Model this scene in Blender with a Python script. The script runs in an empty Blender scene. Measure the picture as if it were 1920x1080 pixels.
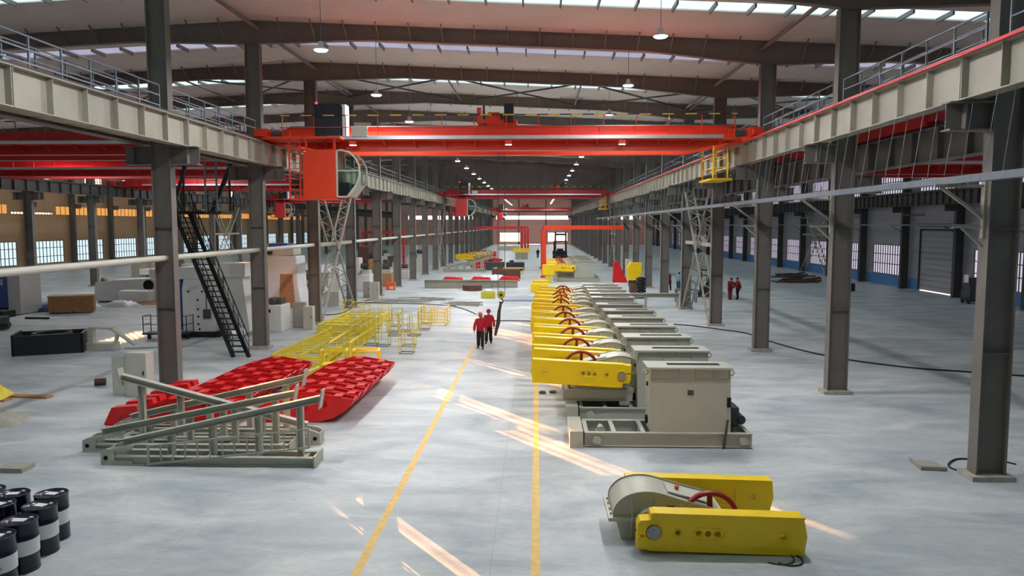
import bpy, bmesh, math, random
from mathutils import Vector, Matrix
random.seed(7)
PI = math.pi
SC = bpy.context.scene
COL = SC.collection

# ------------------------------------------------------------------ camera
FPX, CH = 1411.0, 6.0
PITCH = math.atan(118 / FPX)
YAW = math.atan(46 / FPX * math.cos(PITCH))
cd = bpy.data.cameras.new('camera'); cam = bpy.data.objects.new('camera', cd); COL.objects.link(cam)
cd.sensor_width = 36.0; cd.lens = FPX / 1920 * 36.0; cd.clip_start = 0.1; cd.clip_end = 2000
cam.location = (0, 0, CH); cam.rotation_euler = (PI / 2 - PITCH, 0, YAW)
SC.camera = cam

# ------------------------------------------------------------------ world, sun, exposure
w = bpy.data.worlds.new('world'); SC.world = w; w.use_nodes = True
bg = w.node_tree.nodes['Background']; bg.inputs[0].default_value = (0.95, 0.85, 0.72, 1); bg.inputs[1].default_value = 1.6
SC.view_settings.view_transform = 'Standard'; SC.view_settings.look = 'None'
SC.view_settings.exposure = 0.72; SC.view_settings.gamma = 1.0
SUN_EL = math.radians(6.2)
sd = Vector((0.597 * math.cos(SUN_EL), -0.802 * math.cos(SUN_EL), -math.sin(SUN_EL)))
sl = bpy.data.lights.new('sun', 'SUN'); sl.energy = 34.0; sl.color = (1.0, 0.43, 0.16); sl.angle = math.radians(0.12)
so = bpy.data.objects.new('sun', sl); COL.objects.link(so)
so.rotation_euler = sd.to_track_quat('-Z', 'Y').to_euler(); so.location = (-90, 150, 30)
LAMP_W = 330.0        # each hanging high-bay lamp
SKY_EMIT = 1.1        # daylight coming down through the translucent roof strips

# ------------------------------------------------------------------ materials
def lin(c):
    return tuple(((x / 255) / 12.92 if x / 255 <= 0.04045 else (((x / 255) + 0.055) / 1.055) ** 2.4) for x in c)
MATS = {}
def mat(name, rgb, rough=0.5, metal=0.0, var=0.12, scale=3.0, spec=0.5, bump=0.0, emit=None, es=0.0, rust=None):
    if name in MATS: return MATS[name]
    m = bpy.data.materials.new(name); m.use_nodes = True; nt = m.node_tree; b = nt.nodes['Principled BSDF']
    c = lin(rgb); b.inputs['Roughness'].default_value = rough; b.inputs['Metallic'].default_value = metal
    b.inputs['Specular IOR Level'].default_value = spec
    tc = nt.nodes.new('ShaderNodeTexCoord'); n = nt.nodes.new('ShaderNodeTexNoise')
    n.inputs['Scale'].default_value = scale; n.inputs['Detail'].default_value = 5
    nt.links.new(tc.outputs['Object'], n.inputs['Vector'])
    r = nt.nodes.new('ShaderNodeValToRGB'); e = r.color_ramp.elements
    e[0].position = 0.3; e[1].position = 0.7
    e[0].color = tuple(x * (1 - var) for x in c) + (1,); e[1].color = tuple(min(1, x * (1 + var)) for x in c) + (1,)
    nt.links.new(n.outputs['Fac'], r.inputs['Fac'])
    if rust:
        n2 = nt.nodes.new('ShaderNodeTexNoise'); n2.inputs['Scale'].default_value = scale * 2.3; n2.inputs['Detail'].default_value = 8
        nt.links.new(tc.outputs['Object'], n2.inputs['Vector'])
        r2 = nt.nodes.new('ShaderNodeValToRGB'); r2.color_ramp.elements[0].position = 0.6; r2.color_ramp.elements[1].position = 0.72
        nt.links.new(n2.outputs['Fac'], r2.inputs['Fac'])
        mx = nt.nodes.new('ShaderNodeMixRGB'); mx.inputs['Color2'].default_value = lin(rust) + (1,)
        nt.links.new(r2.outputs['Color'], mx.inputs['Fac']); nt.links.new(r.outputs['Color'], mx.inputs['Color1'])
        nt.links.new(mx.outputs['Color'], b.inputs['Base Color'])
    else:
        nt.links.new(r.outputs['Color'], b.inputs['Base Color'])
    if bump:
        bp = nt.nodes.new('ShaderNodeBump'); bp.inputs['Strength'].default_value = bump
        nt.links.new(n.outputs['Fac'], bp.inputs['Height']); nt.links.new(bp.outputs['Normal'], b.inputs['Normal'])
    if emit:
        b.inputs['Emission Color'].default_value = lin(emit) + (1,); b.inputs['Emission Strength'].default_value = es
    MATS[name] = m
    return m

def floor_material():
    m = bpy.data.materials.new('troweled_concrete'); m.use_nodes = True; nt = m.node_tree; b = nt.nodes['Principled BSDF']
    g = nt.nodes.new('ShaderNodeNewGeometry')
    def noise(sc, det, rough=0.55, vec=None, dist=0.0):
        n = nt.nodes.new('ShaderNodeTexNoise'); n.inputs['Scale'].default_value = sc; n.inputs['Detail'].default_value = det
        n.inputs['Roughness'].default_value = rough; n.inputs['Distortion'].default_value = dist
        nt.links.new(vec or g.outputs['Position'], n.inputs['Vector']); return n
    mp = nt.nodes.new('ShaderNodeMapping'); mp.inputs['Scale'].default_value = (1, 2.2, 1)
    nt.links.new(g.outputs['Position'], mp.inputs['Vector'])
    a = noise(0.35, 6, 0.6, mp.outputs['Vector'], 0.6); c = noise(3.2, 8, 0.7, mp.outputs['Vector'], 1.0); d = noise(22, 4)
    r = nt.nodes.new('ShaderNodeValToRGB'); e = r.color_ramp.elements
    e[0].position = 0.30; e[0].color = lin((152, 162, 168)) + (1,); e[1].position = 0.68; e[1].color = lin((212, 214, 211)) + (1,)
    nt.links.new(a.outputs['Fac'], r.inputs['Fac'])
    r2 = nt.nodes.new('ShaderNodeValToRGB'); e = r2.color_ramp.elements
    e[0].position = 0.28; e[0].color = (0.72, 0.74, 0.78, 1); e[1].position = 0.62; e[1].color = (1, 1, 1, 1)
    nt.links.new(c.outputs['Fac'], r2.inputs['Fac'])
    mx = nt.nodes.new('ShaderNodeMixRGB'); mx.blend_type = 'MULTIPLY'; mx.inputs['Fac'].default_value = 0.75
    nt.links.new(r.outputs['Color'], mx.inputs['Color1']); nt.links.new(r2.outputs['Color'], mx.inputs['Color2'])
    # saw-cut joints every 6 m
    sx = nt.nodes.new('ShaderNodeSeparateXYZ'); nt.links.new(g.outputs['Position'], sx.inputs['Vector'])
    def joint(out, off):
        ad = nt.nodes.new('ShaderNodeMath'); ad.operation = 'ADD'; ad.inputs[1].default_value = off + 600; nt.links.new(out, ad.inputs[0])
        mo = nt.nodes.new('ShaderNodeMath'); mo.operation = 'MODULO'; mo.inputs[1].default_value = 6.0; nt.links.new(ad.outputs[0], mo.inputs[0])
        lt = nt.nodes.new('ShaderNodeMath'); lt.operation = 'LESS_THAN'; lt.inputs[1].default_value = 0.012; nt.links.new(mo.outputs[0], lt.inputs[0]); return lt
    jx, jy = joint(sx.outputs['X'], 0.8), joint(sx.outputs['Y'], 1.0)
    mm = nt.nodes.new('ShaderNodeMath'); mm.operation = 'MAXIMUM'; nt.links.new(jx.outputs[0], mm.inputs[0]); nt.links.new(jy.outputs[0], mm.inputs[1])
    m3 = nt.nodes.new('ShaderNodeMixRGB'); m3.inputs['Color2'].default_value = (0.2, 0.2, 0.2, 1)
    ml = nt.nodes.new('ShaderNodeMath'); ml.operation = 'MULTIPLY'; ml.inputs[1].default_value = 0.45; nt.links.new(mm.outputs[0], ml.inputs[0])
    nt.links.new(ml.outputs[0], m3.inputs['Fac']); nt.links.new(mx.outputs['Color'], m3.inputs['Color1'])
    nt.links.new(m3.outputs['Color'], b.inputs['Base Color'])
    rr = nt.nodes.new('ShaderNodeMapRange'); rr.inputs['To Min'].default_value = 0.34; rr.inputs['To Max'].default_value = 0.6
    nt.links.new(c.outputs['Fac'], rr.inputs['Value']); nt.links.new(rr.outputs['Result'], b.inputs['Roughness'])
    bp = nt.nodes.new('ShaderNodeBump'); bp.inputs['Strength'].default_value = 0.05; nt.links.new(d.outputs['Fac'], bp.inputs['Height'])
    nt.links.new(bp.outputs['Normal'], b.inputs['Normal'])
    return m

def ribbed_material(name, rgb, axis, pitch, rough=0.55, strength=0.5, var=0.05):
    """profiled metal sheet: ribs as bump, running across `axis`"""
    m = mat(name, rgb, rough, 0.0, var, 0.4); nt = m.node_tree; b = nt.nodes['Principled BSDF']
    g = nt.nodes.new('ShaderNodeNewGeometry'); sx = nt.nodes.new('ShaderNodeSeparateXYZ'); nt.links.new(g.outputs['Position'], sx.inputs['Vector'])
    ml = nt.nodes.new('ShaderNodeMath'); ml.operation = 'MULTIPLY'; ml.inputs[1].default_value = 2 * PI / pitch; nt.links.new(sx.outputs[axis], ml.inputs[0])
    sn = nt.nodes.new('ShaderNodeMath'); sn.operation = 'SINE'; nt.links.new(ml.outputs[0], sn.inputs[0])
    bp = nt.nodes.new('ShaderNodeBump'); bp.inputs['Strength'].default_value = strength; bp.inputs['Distance'].default_value = 0.03
    nt.links.new(sn.outputs[0], bp.inputs['Height']); nt.links.new(bp.outputs['Normal'], b.inputs['Normal'])
    return m

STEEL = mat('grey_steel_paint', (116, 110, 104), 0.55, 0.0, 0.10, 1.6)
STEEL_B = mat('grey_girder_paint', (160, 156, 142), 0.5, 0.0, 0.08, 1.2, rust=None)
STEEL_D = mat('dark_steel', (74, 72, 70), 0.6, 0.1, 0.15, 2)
RAFT = mat('rafter_paint', (132, 122, 116), 0.6, 0.0, 0.08, 1.0)
GALV = mat('galvanised_rail', (122, 130, 140), 0.45, 0.4, 0.1, 4)
CONC = mat('column_plinth_concrete', (168, 162, 150), 0.85, 0, 0.15, 5, bump=0.2)
ROOF = ribbed_material('roof_liner_sheet', (232, 220, 212), 'Y', 0.3, 0.5, 0.35)
WALLR = ribbed_material('white_grey_cladding', (150, 147, 154), 'Z', 0.5, 0.6, 0.25)
WALLL = ribbed_material('sunlight_ochre_cladding', (212, 168, 128), 'Y', 0.5, 0.6, 0.4)  # warm sunlight on the left wall is put into this base colour
WALLE = ribbed_material('sunlight_salmon_cladding', (222, 166, 150), 'Z', 0.6, 0.6, 0.25)  # pinkish sunlight on the end wall is mixed into the sheet colour
BLUE = mat('blue_wainscot_paint', (66, 120, 176), 0.6, 0, 0.08, 1)
FLOOR = floor_material()
LINE = mat('yellow_lane_paint', (232, 192, 112), 0.6, 0, 0.12, 6)
CRANE = mat('crane_red_orange_paint', (222, 62, 30), 0.38, 0, 0.05, 1)
CRANE2 = mat('crane_red_paint', (196, 44, 44), 0.42, 0, 0.06, 1)
RAILRED = mat('red_conductor_rail', (208, 36, 50), 0.5, 0, 0.1, 3)
SILVER = mat('silver_toe_plate', (205, 205, 212), 0.35, 0.6, 0.05, 3)
BLACK = mat('black_paint', (26, 28, 32), 0.5, 0, 0.2, 4)
NAVY = mat('navy_cabinet_paint', (30, 38, 50), 0.45, 0, 0.1, 3)
YEL = mat('yellow_gloss_paint', (248, 208, 6), 0.35, 0, 0.05, 2)
YELF = mat('yellow_frame_paint', (226, 206, 44), 0.45, 0, 0.06, 3)
MGREY = mat('machine_grey_paint', (176, 176, 162), 0.42, 0, 0.05, 1.5)
MGREY2 = mat('gearbox_grey_paint', (184, 182, 164), 0.4, 0, 0.06, 2)
WHEEL = mat('dark_red_wheel_paint', (150, 26, 22), 0.4, 0, 0.1, 3)
HRED = mat('bright_red_paint', (214, 22, 26), 0.4, 0, 0.07, 2)
SHAFT = mat('machined_steel', (150, 150, 152), 0.3, 0.7, 0.1, 8)
HOLE = mat('dark_opening', (18, 18, 16), 0.9, 0, 0.1, 3)
WHITE = mat('white_machine_paint', (222, 222, 218), 0.4, 0, 0.04, 2)
CABG = mat('pale_cabinet_paint', (198, 198, 186), 0.45, 0, 0.04, 2)
WOOD = mat('plywood', (178, 128, 88), 0.75, 0, 0.15, 5)
TAN = mat('tan_walkway_board', (182, 158, 124), 0.8, 0, 0.15, 3)
BLUEM = mat('blue_machine_paint', (70, 92, 160), 0.45, 0, 0.06, 2)
TARP = mat('white_plastic_sheet', (220, 224, 230), 0.35, 0, 0.06, 6, bump=0.6)
TARPB = mat('blue_tarpaulin', (50, 76, 124), 0.5, 0, 0.2, 6, bump=0.6)
BROWN = mat('brown_primer', (92, 60, 50), 0.6, 0, 0.15, 4)
RUBBER = mat('black_rubber', (22, 22, 24), 0.6, 0, 0.1, 5)
DRUMB = mat('navy_drum_paint', (14, 16, 36), 0.25, 0, 0.15, 4)
DRUMW = mat('white_drum_band', (206, 212, 212), 0.35, 0, 0.03, 4)
PAPER = mat('white_label_paper', (225, 225, 232), 0.6, 0, 0.03, 4)
SLING = mat('brown_web_sling', (80, 68, 60), 0.9, 0, 0.2, 8)
HOOKY = mat('yellow_hook_block_paint', (200, 190, 50), 0.4, 0, 0.15, 5)
LAMPW = mat('lamp_housing_white', (225, 228, 230), 0.4, 0, 0.02, 3)
SKIN = mat('skin', (196, 142, 116), 0.5, 0, 0.06, 9)
JRED = mat('red_work_jacket', (186, 20, 40), 0.8, 0, 0.12, 9)
JMAR = mat('maroon_overall', (128, 22, 36), 0.85, 0, 0.12, 9)
JBLU = mat('faded_blue_workwear', (110, 142, 168), 0.85, 0, 0.12, 9)
JTEAL = mat('dark_green_trousers', (40, 70, 72), 0.85, 0, 0.12, 9)
TBLK = mat('black_trousers', (28, 26, 32), 0.85, 0, 0.15, 9)
HORG = mat('orange_hard_hat', (232, 92, 40), 0.35, 0, 0.04, 9)
HRD = mat('red_hard_hat', (176, 30, 52), 0.35, 0, 0.04, 9)
HAIR = mat('black_hair', (24, 20, 18), 0.7, 0, 0.1, 20)
SHOE = mat('dark_shoe', (40, 38, 36), 0.6, 0, 0.1, 9)

def glow(name, rgb, s):
    m = bpy.data.materials.new(name); m.use_nodes = True; nt = m.node_tree; nt.nodes.clear()
    e = nt.nodes.new('ShaderNodeEmission'); e.inputs[0].default_value = lin(rgb) + (1,); e.inputs[1].default_value = s
    tc = nt.nodes.new('ShaderNodeTexCoord'); n = nt.nodes.new('ShaderNodeTexNoise'); n.inputs['Scale'].default_value = 0.6
    nt.links.new(tc.outputs['Object'], n.inputs['Vector'])
    mr = nt.nodes.new('ShaderNodeMapRange'); mr.inputs['To Min'].default_value = s * 0.85; mr.inputs['To Max'].default_value = s * 1.15
    nt.links.new(n.outputs['Fac'], mr.inputs['Value']); nt.links.new(mr.outputs['Result'], e.inputs[1])
    o = nt.nodes.new('ShaderNodeOutputMaterial'); nt.links.new(e.outputs[0], o.inputs[0]); return m
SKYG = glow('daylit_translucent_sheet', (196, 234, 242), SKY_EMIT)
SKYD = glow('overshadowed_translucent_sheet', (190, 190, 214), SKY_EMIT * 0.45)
WING = glow('daylit_window_pane', (212, 234, 246), 0.75)
WINP = glow('daylit_window_pane_right', (214, 206, 226), 0.6)
WINE = glow('daylit_end_window', (255, 246, 232), 2.6)
SUNGLOW = glow('sunlit_wall_glow', (250, 176, 96), 0.55)  # glowing strip in place of sunlight on the upper left wall
LAMPE = glow('lamp_glow', (235, 250, 245), 14.0)
FLOODE = glow('flood_lamp_glow', (255, 235, 205), 8.0)
REDE = glow('red_pilot_glow', (255, 40, 80), 3.0)
def band_material():
    m = mat('yellow_black_bands', (226, 196, 30), 0.45); nt = m.node_tree; b = nt.nodes['Principled BSDF']
    tc = nt.nodes.new('ShaderNodeTexCoord'); sx = nt.nodes.new('ShaderNodeSeparateXYZ'); nt.links.new(tc.outputs['Object'], sx.inputs['Vector'])
    a = nt.nodes.new('ShaderNodeMath'); a.operation = 'ADD'; a.inputs[1].default_value = 104; nt.links.new(sx.outputs['X'], a.inputs[0])
    mo = nt.nodes.new('ShaderNodeMath'); mo.operation = 'MODULO'; mo.inputs[1].default_value = 1.04; nt.links.new(a.outputs[0], mo.inputs[0])
    lt = nt.nodes.new('ShaderNodeMath'); lt.operation = 'LESS_THAN'; lt.inputs[1].default_value = 0.52; nt.links.new(mo.outputs[0], lt.inputs[0])
    mx = nt.nodes.new('ShaderNodeMixRGB'); mx.inputs['Color1'].default_value = (0.76, 0.55, 0.02, 1); mx.inputs['Color2'].default_value = (0.015, 0.015, 0.018, 1)
    nt.links.new(lt.outputs[0], mx.inputs['Fac']); nt.links.new(mx.outputs['Color'], b.inputs['Base Color']); return m
BANDS = band_material()
def glassm():
    m = bpy.data.materials.new('cab_glass'); m.use_nodes = True; nt = m.node_tree; nt.nodes.clear()
    t = nt.nodes.new('ShaderNodeBsdfTransparent'); t.inputs[0].default_value = (0.62, 0.78, 0.72, 1)
    g = nt.nodes.new('ShaderNodeBsdfGlossy'); g.inputs['Roughness'].default_value = 0.05
    mx = nt.nodes.new('ShaderNodeMixShader'); mx.inputs[0].default_value = 0.14
    nt.links.new(t.outputs[0], mx.inputs[1]); nt.links.new(g.outputs[0], mx.inputs[2])
    o = nt.nodes.new('ShaderNodeOutputMaterial'); nt.links.new(mx.outputs[0], o.inputs[0]); return m
GLASS = glassm()

# ------------------------------------------------------------------ mesh helpers
class M:
    def __init__(s): s.v = []; s.f = []; s.sm = set()
    def add(s, vs, fs, smooth=False):
        o = len(s.v); s.v += [tuple(p) for p in vs]
        for f in fs:
            if smooth: s.sm.add(len(s.f))
            s.f.append(tuple(i + o for i in f))
        return s
    def box(s, x0, x1, y0, y1, z0, z1):
        v = [(x, y, z) for x in (x0, x1) for y in (y0, y1) for z in (z0, z1)]
        return s.add(v, [(0, 1, 3, 2), (4, 6, 7, 5), (0, 4, 5, 1), (2, 3, 7, 6), (0, 2, 6, 4), (1, 5, 7, 3)])
    def bar(s, p0, p1, w, h=None, up=(0, 0, 1)):
        h = h or w; p0, p1 = Vector(p0), Vector(p1); d = (p1 - p0).normalized(); u = Vector(up)
        if abs(d.dot(u)) > 0.98: u = Vector((0, 1, 0)) if abs(d.y) < 0.9 else Vector((1, 0, 0))
        a = d.cross(u).normalized(); u = a.cross(d).normalized()
        v = [p + a * (i * w / 2) + u * (j * h / 2) for p in (p0, p1) for i, j in ((-1, -1), (1, -1), (1, 1), (-1, 1))]
        return s.add(v, [(0, 1, 2, 3), (7, 6, 5, 4), (0, 4, 5, 1), (1, 5, 6, 2), (2, 6, 7, 3), (3, 7, 4, 0)])
    def ibeam(s, p0, p1, h, b, t=0.02, up=(0, 0, 1)):
        p0, p1 = Vector(p0), Vector(p1); u = Vector(up); d = (p1 - p0).normalized(); a = d.cross(u).normalized(); u = a.cross(d).normalized()
        s.bar(p0, p1, t, h - t, up)
        for k in (-1, 1): s.bar(p0 + u * k * (h / 2 - t / 2), p1 + u * k * (h / 2 - t / 2), b, t, up)
        return s
    def cyl(s, p0, p1, r, r1=None, n=12, caps=True):
        r1 = r if r1 is None else r1; p0, p1 = Vector(p0), Vector(p1); d = (p1 - p0).normalized()
        u = Vector((0, 0, 1)) if abs(d.z) < 0.9 else Vector((1, 0, 0)); a = d.cross(u).normalized(); u = a.cross(d)
        v = [p + (a * math.cos(2 * PI * i / n) + u * math.sin(2 * PI * i / n)) * q for p, q in ((p0, r), (p1, r1)) for i in range(n)]
        s.add(v, [(i, (i + 1) % n, n + (i + 1) % n, n + i) for i in range(n)], True)
        if caps: s.add(v, [tuple(range(n))[::-1], tuple(range(n, 2 * n))])
        return s
    def tube(s, pts, r, n=6):
        for a, b in zip(pts, pts[1:]): s.cyl(a, b, r, n=n)
        return s
    def prism(s, poly, plane, c0, c1, smooth=False):
        def P(a, b, c): return {'xz': (a, c, b), 'xy': (a, b, c), 'yz': (c, a, b)}[plane]
        n = len(poly); v = [P(a, b, c0) for a, b in poly] + [P(a, b, c1) for a, b in poly]
        if smooth:
            s.add(v, [tuple(range(n))[::-1], tuple(range(n, 2 * n))])
            return s.add(v, [(i, (i + 1) % n, n + (i + 1) % n, n + i) for i in range(n)], True)
        return s.add(v, [tuple(range(n))[::-1], tuple(range(n, 2 * n))] + [(i, (i + 1) % n, n + (i + 1) % n, n + i) for i in range(n)])
    def lathe(s, prof, c=(0, 0, 0), n=24, axis='z'):
        v = []
        for r, z in prof:
            for i in range(n):
                a = 2 * PI * i / n; x, y = r * math.cos(a), r * math.sin(a)
                q = (x, y, z) if axis == 'z' else (x, z, y)
                v.append((q[0] + c[0], q[1] + c[1], q[2] + c[2]))
        m = len(prof)
        s.add(v, [(j * n + i, j * n + (i + 1) % n, (j + 1) * n + (i + 1) % n, (j + 1) * n + i) for j in range(m - 1) for i in range(n)], True)
        return s
    def sphere(s, c, r, sx=1, sy=1, sz=1, n=12, m=8):
        prof = [(max(1e-4, r * math.sin(PI * i / m)), -r * math.cos(PI * i / m)) for i in range(m + 1)]
        o = len(s.v); s.lathe(prof, (0, 0, 0), n)
        for i in range(o, len(s.v)):
            x, y, z = s.v[i]; s.v[i] = (x * sx + c[0], y * sy + c[1], z * sz + c[2])
        return s
    def torus(s, c, R, r, axis='y', n=28, m=8, a0=0, a1=2 * PI, rs=1.0):
        v = []; full = abs(a1 - a0 - 2 * PI) < 1e-6; N = n if full else n + 1
        for i in range(N):
            a = a0 + (a1 - a0) * i / n
            for j in range(m):
                b = 2 * PI * j / m; q = R + r * math.cos(b); h = r * rs * math.sin(b)
                p = {'y': (q * math.cos(a), h, q * math.sin(a)), 'z': (q * math.cos(a), q * math.sin(a), h), 'x': (h, q * math.cos(a), q * math.sin(a))}[axis]
                v.append((p[0] + c[0], p[1] + c[1], p[2] + c[2]))
        return s.add(v, [(i * m + j, i * m + (j + 1) % m, ((i + 1) % N) * m + (j + 1) % m, ((i + 1) % N) * m + j) for i in range(n) for j in range(m)], True)
    def rot(s, T, start=0):
        for i in range(start, len(s.v)): s.v[i] = tuple(T @ Vector(s.v[i]))
        return s
    def mesh(s, name, m):
        me = bpy.data.meshes.new(name); me.from_pydata(s.v, [], s.f)
        if s.sm: me.polygons.foreach_set('use_smooth', [i in s.sm for i in range(len(s.f))])
        bm = bmesh.new(); bm.from_mesh(me); bmesh.ops.recalc_face_normals(bm, faces=bm.faces); bm.to_mesh(me); bm.free()
        me.materials.append(m); me.update(); return me
    def obj(s, name, m, parent=None, bevel=0, loc=None):
        o = bpy.data.objects.new(name, s.mesh(name, m)); COL.objects.link(o)
        if parent: o.parent = parent
        if loc: o.location = loc
        if bevel:
            b = o.modifiers.new('bevel', 'BEVEL'); b.width = bevel; b.segments = 2; b.limit_method = 'ANGLE'
        return o

def tag(o, label, cat, group=None, kind=None):
    o['label'] = label; o['category'] = cat
    if group: o['group'] = group
    if kind: o['kind'] = kind
    return o
def thing(name, label, cat, loc=(0, 0, 0), rz=0.0, group=None):
    o = bpy.data.objects.new(name, None); COL.objects.link(o); o.empty_display_size = 0.2
    o.location = loc; o.rotation_euler = (0, 0, rz); return tag(o, label, cat, group)
def struct(o): o['kind'] = 'structure'; return o
def dup(root, loc=None, rz=None, label=None, group=None, skip=()):
    def cp(o, par):
        c = o.copy(); COL.objects.link(c); c.parent = par
        for ch in o.children:
            if ch.name.split('.')[0] not in skip: cp(ch, c)
        return c
    r = cp(root, None)
    if loc is not None: r.location = loc
    if rz is not None: r.rotation_euler = (0, 0, rz)
    if label: r['label'] = label
    if group: r['group'] = group
    return r
def cut(o, cutter_m):
    """real holes: boolean baked into the mesh"""
    c = cutter_m.obj('cutter', HOLE); b = o.modifiers.new('b', 'BOOLEAN'); b.operation = 'DIFFERENCE'; b.object = c; b.solver = 'EXACT'
    dg = bpy.context.evaluated_depsgraph_get(); me = bpy.data.meshes.new_from_object(o.evaluated_get(dg))
    o.modifiers.clear(); o.data = me; bpy.data.objects.remove(c, do_unlink=True); return o
NTH = ['first', 'second', 'third', 'fourth', 'fifth', 'sixth', 'seventh', 'eighth', 'ninth', 'tenth', 'eleventh', 'twelfth', 'thirteenth',
       'fourteenth', 'fifteenth', 'sixteenth', 'seventeenth', 'eighteenth', 'nineteenth', 'twentieth', 'twenty-first', 'twenty-second',
       'twenty-third', 'twenty-fourth', 'twenty-fifth', 'twenty-sixth']

# ------------------------------------------------------------------ the hall
Y0, P = 17.85, 9.1                      # first frame, bay length
NB = 24                                 # frames
YE = Y0 + P * (NB - 1) + 7.4            # end wall
XW, XM, XL, XR, XRW = -63.0, -43.4, -13.45, 10.72, 35.4
YB = -14.0
def zr(x): return 15.60 - 0.047 * abs(x - XL)

fl = M().box(XW, XRW, YB, YE, -0.3, 0).obj('floor', FLOOR); struct(fl)
M().box(-3.18, -3.02, YB + 1, 37.4, 0.0, 0.003).obj('lane_line', LINE, fl)
M().box(-0.08, 0.08, YB + 1, 60, 0.0, 0.003).obj('lane_line', LINE, fl)

def roof():
    m = M(); t = 0.12
    ys = [YB]
    for k in range(-3, NB):
        c = Y0 + P * (k + 0.5)
        if c - 1.2 > YB: ys += [c - 1.2, c + 0.05]
    ys += [YE]
    for i in range(0, len(ys) - 1, 2):
        for xa, xb in ((XW, XL), (XL, XRW)):
            m.prism([(xa, zr(xa)), (xb, zr(xb)), (xb, zr(xb) + t), (xa, zr(xa) + t)], 'xz', ys[i], ys[i + 1])
    ce = struct(m.obj('ceiling', ROOF))
    for i in range(1, len(ys) - 1, 2):
        s = M(); b = M()
        for xa, xb in ((XW, XL), (XL, XRW)):
            s.prism([(xa, zr(xa) + 0.06), (xb, zr(xb) + 0.06), (xb, zr(xb) + 0.09), (xa, zr(xa) + 0.09)], 'xz', ys[i], ys[i + 1])
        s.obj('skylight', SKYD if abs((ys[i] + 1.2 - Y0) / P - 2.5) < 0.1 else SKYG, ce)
        x = -61.0
        while x < XRW:
            b.box(x, x + 0.07, ys[i], ys[i + 1], zr(x) - 0.14, zr(x) + 0.05); x += 1.51
        b.obj('purlin', RAFT, ce)
roof()

def wall_x(name, X, t, m, y0, y1, z1, holes):
    """wall along Y with rectangular openings (ya, yb, za, zb)"""
    w_ = M(); ys = sorted({y0, y1} | {h[0] for h in holes} | {h[1] for h in holes})
    for a, b in zip(ys, ys[1:]):
        if b - a < 1e-6: continue
        z = 0.0
        for h in sorted([h for h in holes if h[0] <= a + 1e-6 and h[1] >= b - 1e-6], key=lambda q: q[2]):
            if h[2] > z: w_.box(min(X, X + t), max(X, X + t), a, b, z, h[2])
            z = h[3]
        if z1 > z: w_.box(min(X, X + t), max(X, X + t), a, b, z, z1)
    return struct(w_.obj(name, m))
NW = [0]
def window_x(X, ya, yb, za, zb, pane, inward, nv, hs, bars=STEEL_D, open_=False):
    """frame and glazing bars in one window, or in the added sunlit-wall glow band and slot; inward is +1/-1"""
    NW[0] += 1; f = M(); t = 0.07; x0, x1 = sorted((X, X + 0.08 * inward))
    f.box(x0, x1, ya, yb, za, za + t).box(x0, x1, ya, yb, zb - t, zb).box(x0, x1, ya, ya + t, za, zb).box(x0, x1, yb - t, yb, za, zb)
    for i in range(1, nv): y = ya + (yb - ya) * i / nv; f.box(x0, x1, y - 0.035, y + 0.035, za, zb)
    for h in hs: f.box(x0, x1, ya, yb, h - 0.035, h + 0.035)
    o = struct(f.obj('window_%d' % NW[0], bars))  # also names the added glow band and sun slot on the left wall
    if not open_: M().box(X - 0.03 - 0.02 * inward, X + 0.03 - 0.02 * inward, ya, yb, za, zb).obj('pane', pane, o)  # in the added band the pane is the glow standing for sunlit wall
    return o
# right wall
hr, wr = [], []
DOORY = (64.4, 70.6)
for k in range(3, NB):
    c = Y0 + P * (k + 0.5)
    wr.append((c - 3.15, c + 3.15, 9.05, 11.4))
    if k != 5: wr.append((c - 3.15, c + 3.15, 1.05, 4.05))
hr = wr + [(DOORY[0], DOORY[1], 0.0, 5.5)]
wall_x('wall_right', XRW, 0.25, WALLR, YB, YE, zr(XRW) + 0.3, hr)
for h in wr: window_x(XRW, h[0], h[1], h[2], h[3], WINP, -1, 12, [h[2] + (h[3] - h[2]) * q for q in ((0.36, 0.68) if h[2] < 5 else (0.5,))])
o = M()
for k in range(2, NB):
    a, b = Y0 + P * k, Y0 + P * (k + 1)
    if k == 5: o.box(XRW - 0.03, XRW, a, DOORY[0], 0, 1.0).box(XRW - 0.03, XRW, DOORY[1], b, 0, 1.0)
    else: o.box(XRW - 0.03, XRW, a, min(b, YE), 0, 1.0)
struct(o.obj('baseboard_right', BLUE)); 
d = struct(M().box(XRW + 0.06, XRW + 0.12, DOORY[0], DOORY[1], 0.07, 5.5).obj('door_1', WALLR))
q = M()
for i in range(1, 11): q.box(XRW + 0.03, XRW + 0.06, DOORY[0], DOORY[1], 0.5 * i - 0.015, 0.5 * i + 0.015)
q.obj('panel_joints', STEEL, d)
M().box(XRW - 0.08, XRW, DOORY[0] - 0.15, DOORY[0], 0, 5.6).box(XRW - 0.08, XRW, DOORY[1], DOORY[1] + 0.15, 0, 5.6).box(XRW - 0.08, XRW, DOORY[0] - 0.15, DOORY[1] + 0.15, 5.5, 5.65).obj('door_frame', BLACK, d)
M().cyl((XRW - 0.25, DOORY[0] - 0.4, 6.0), (XRW - 0.25, DOORY[1] + 0.4, 6.0), 0.12).obj('door_shaft', STEEL_D, d)
M().box(XRW + 0.13, XRW + 0.15, DOORY[0], DOORY[1], 0.0, 0.09).obj('gap_daylight', WINE, d)
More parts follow.
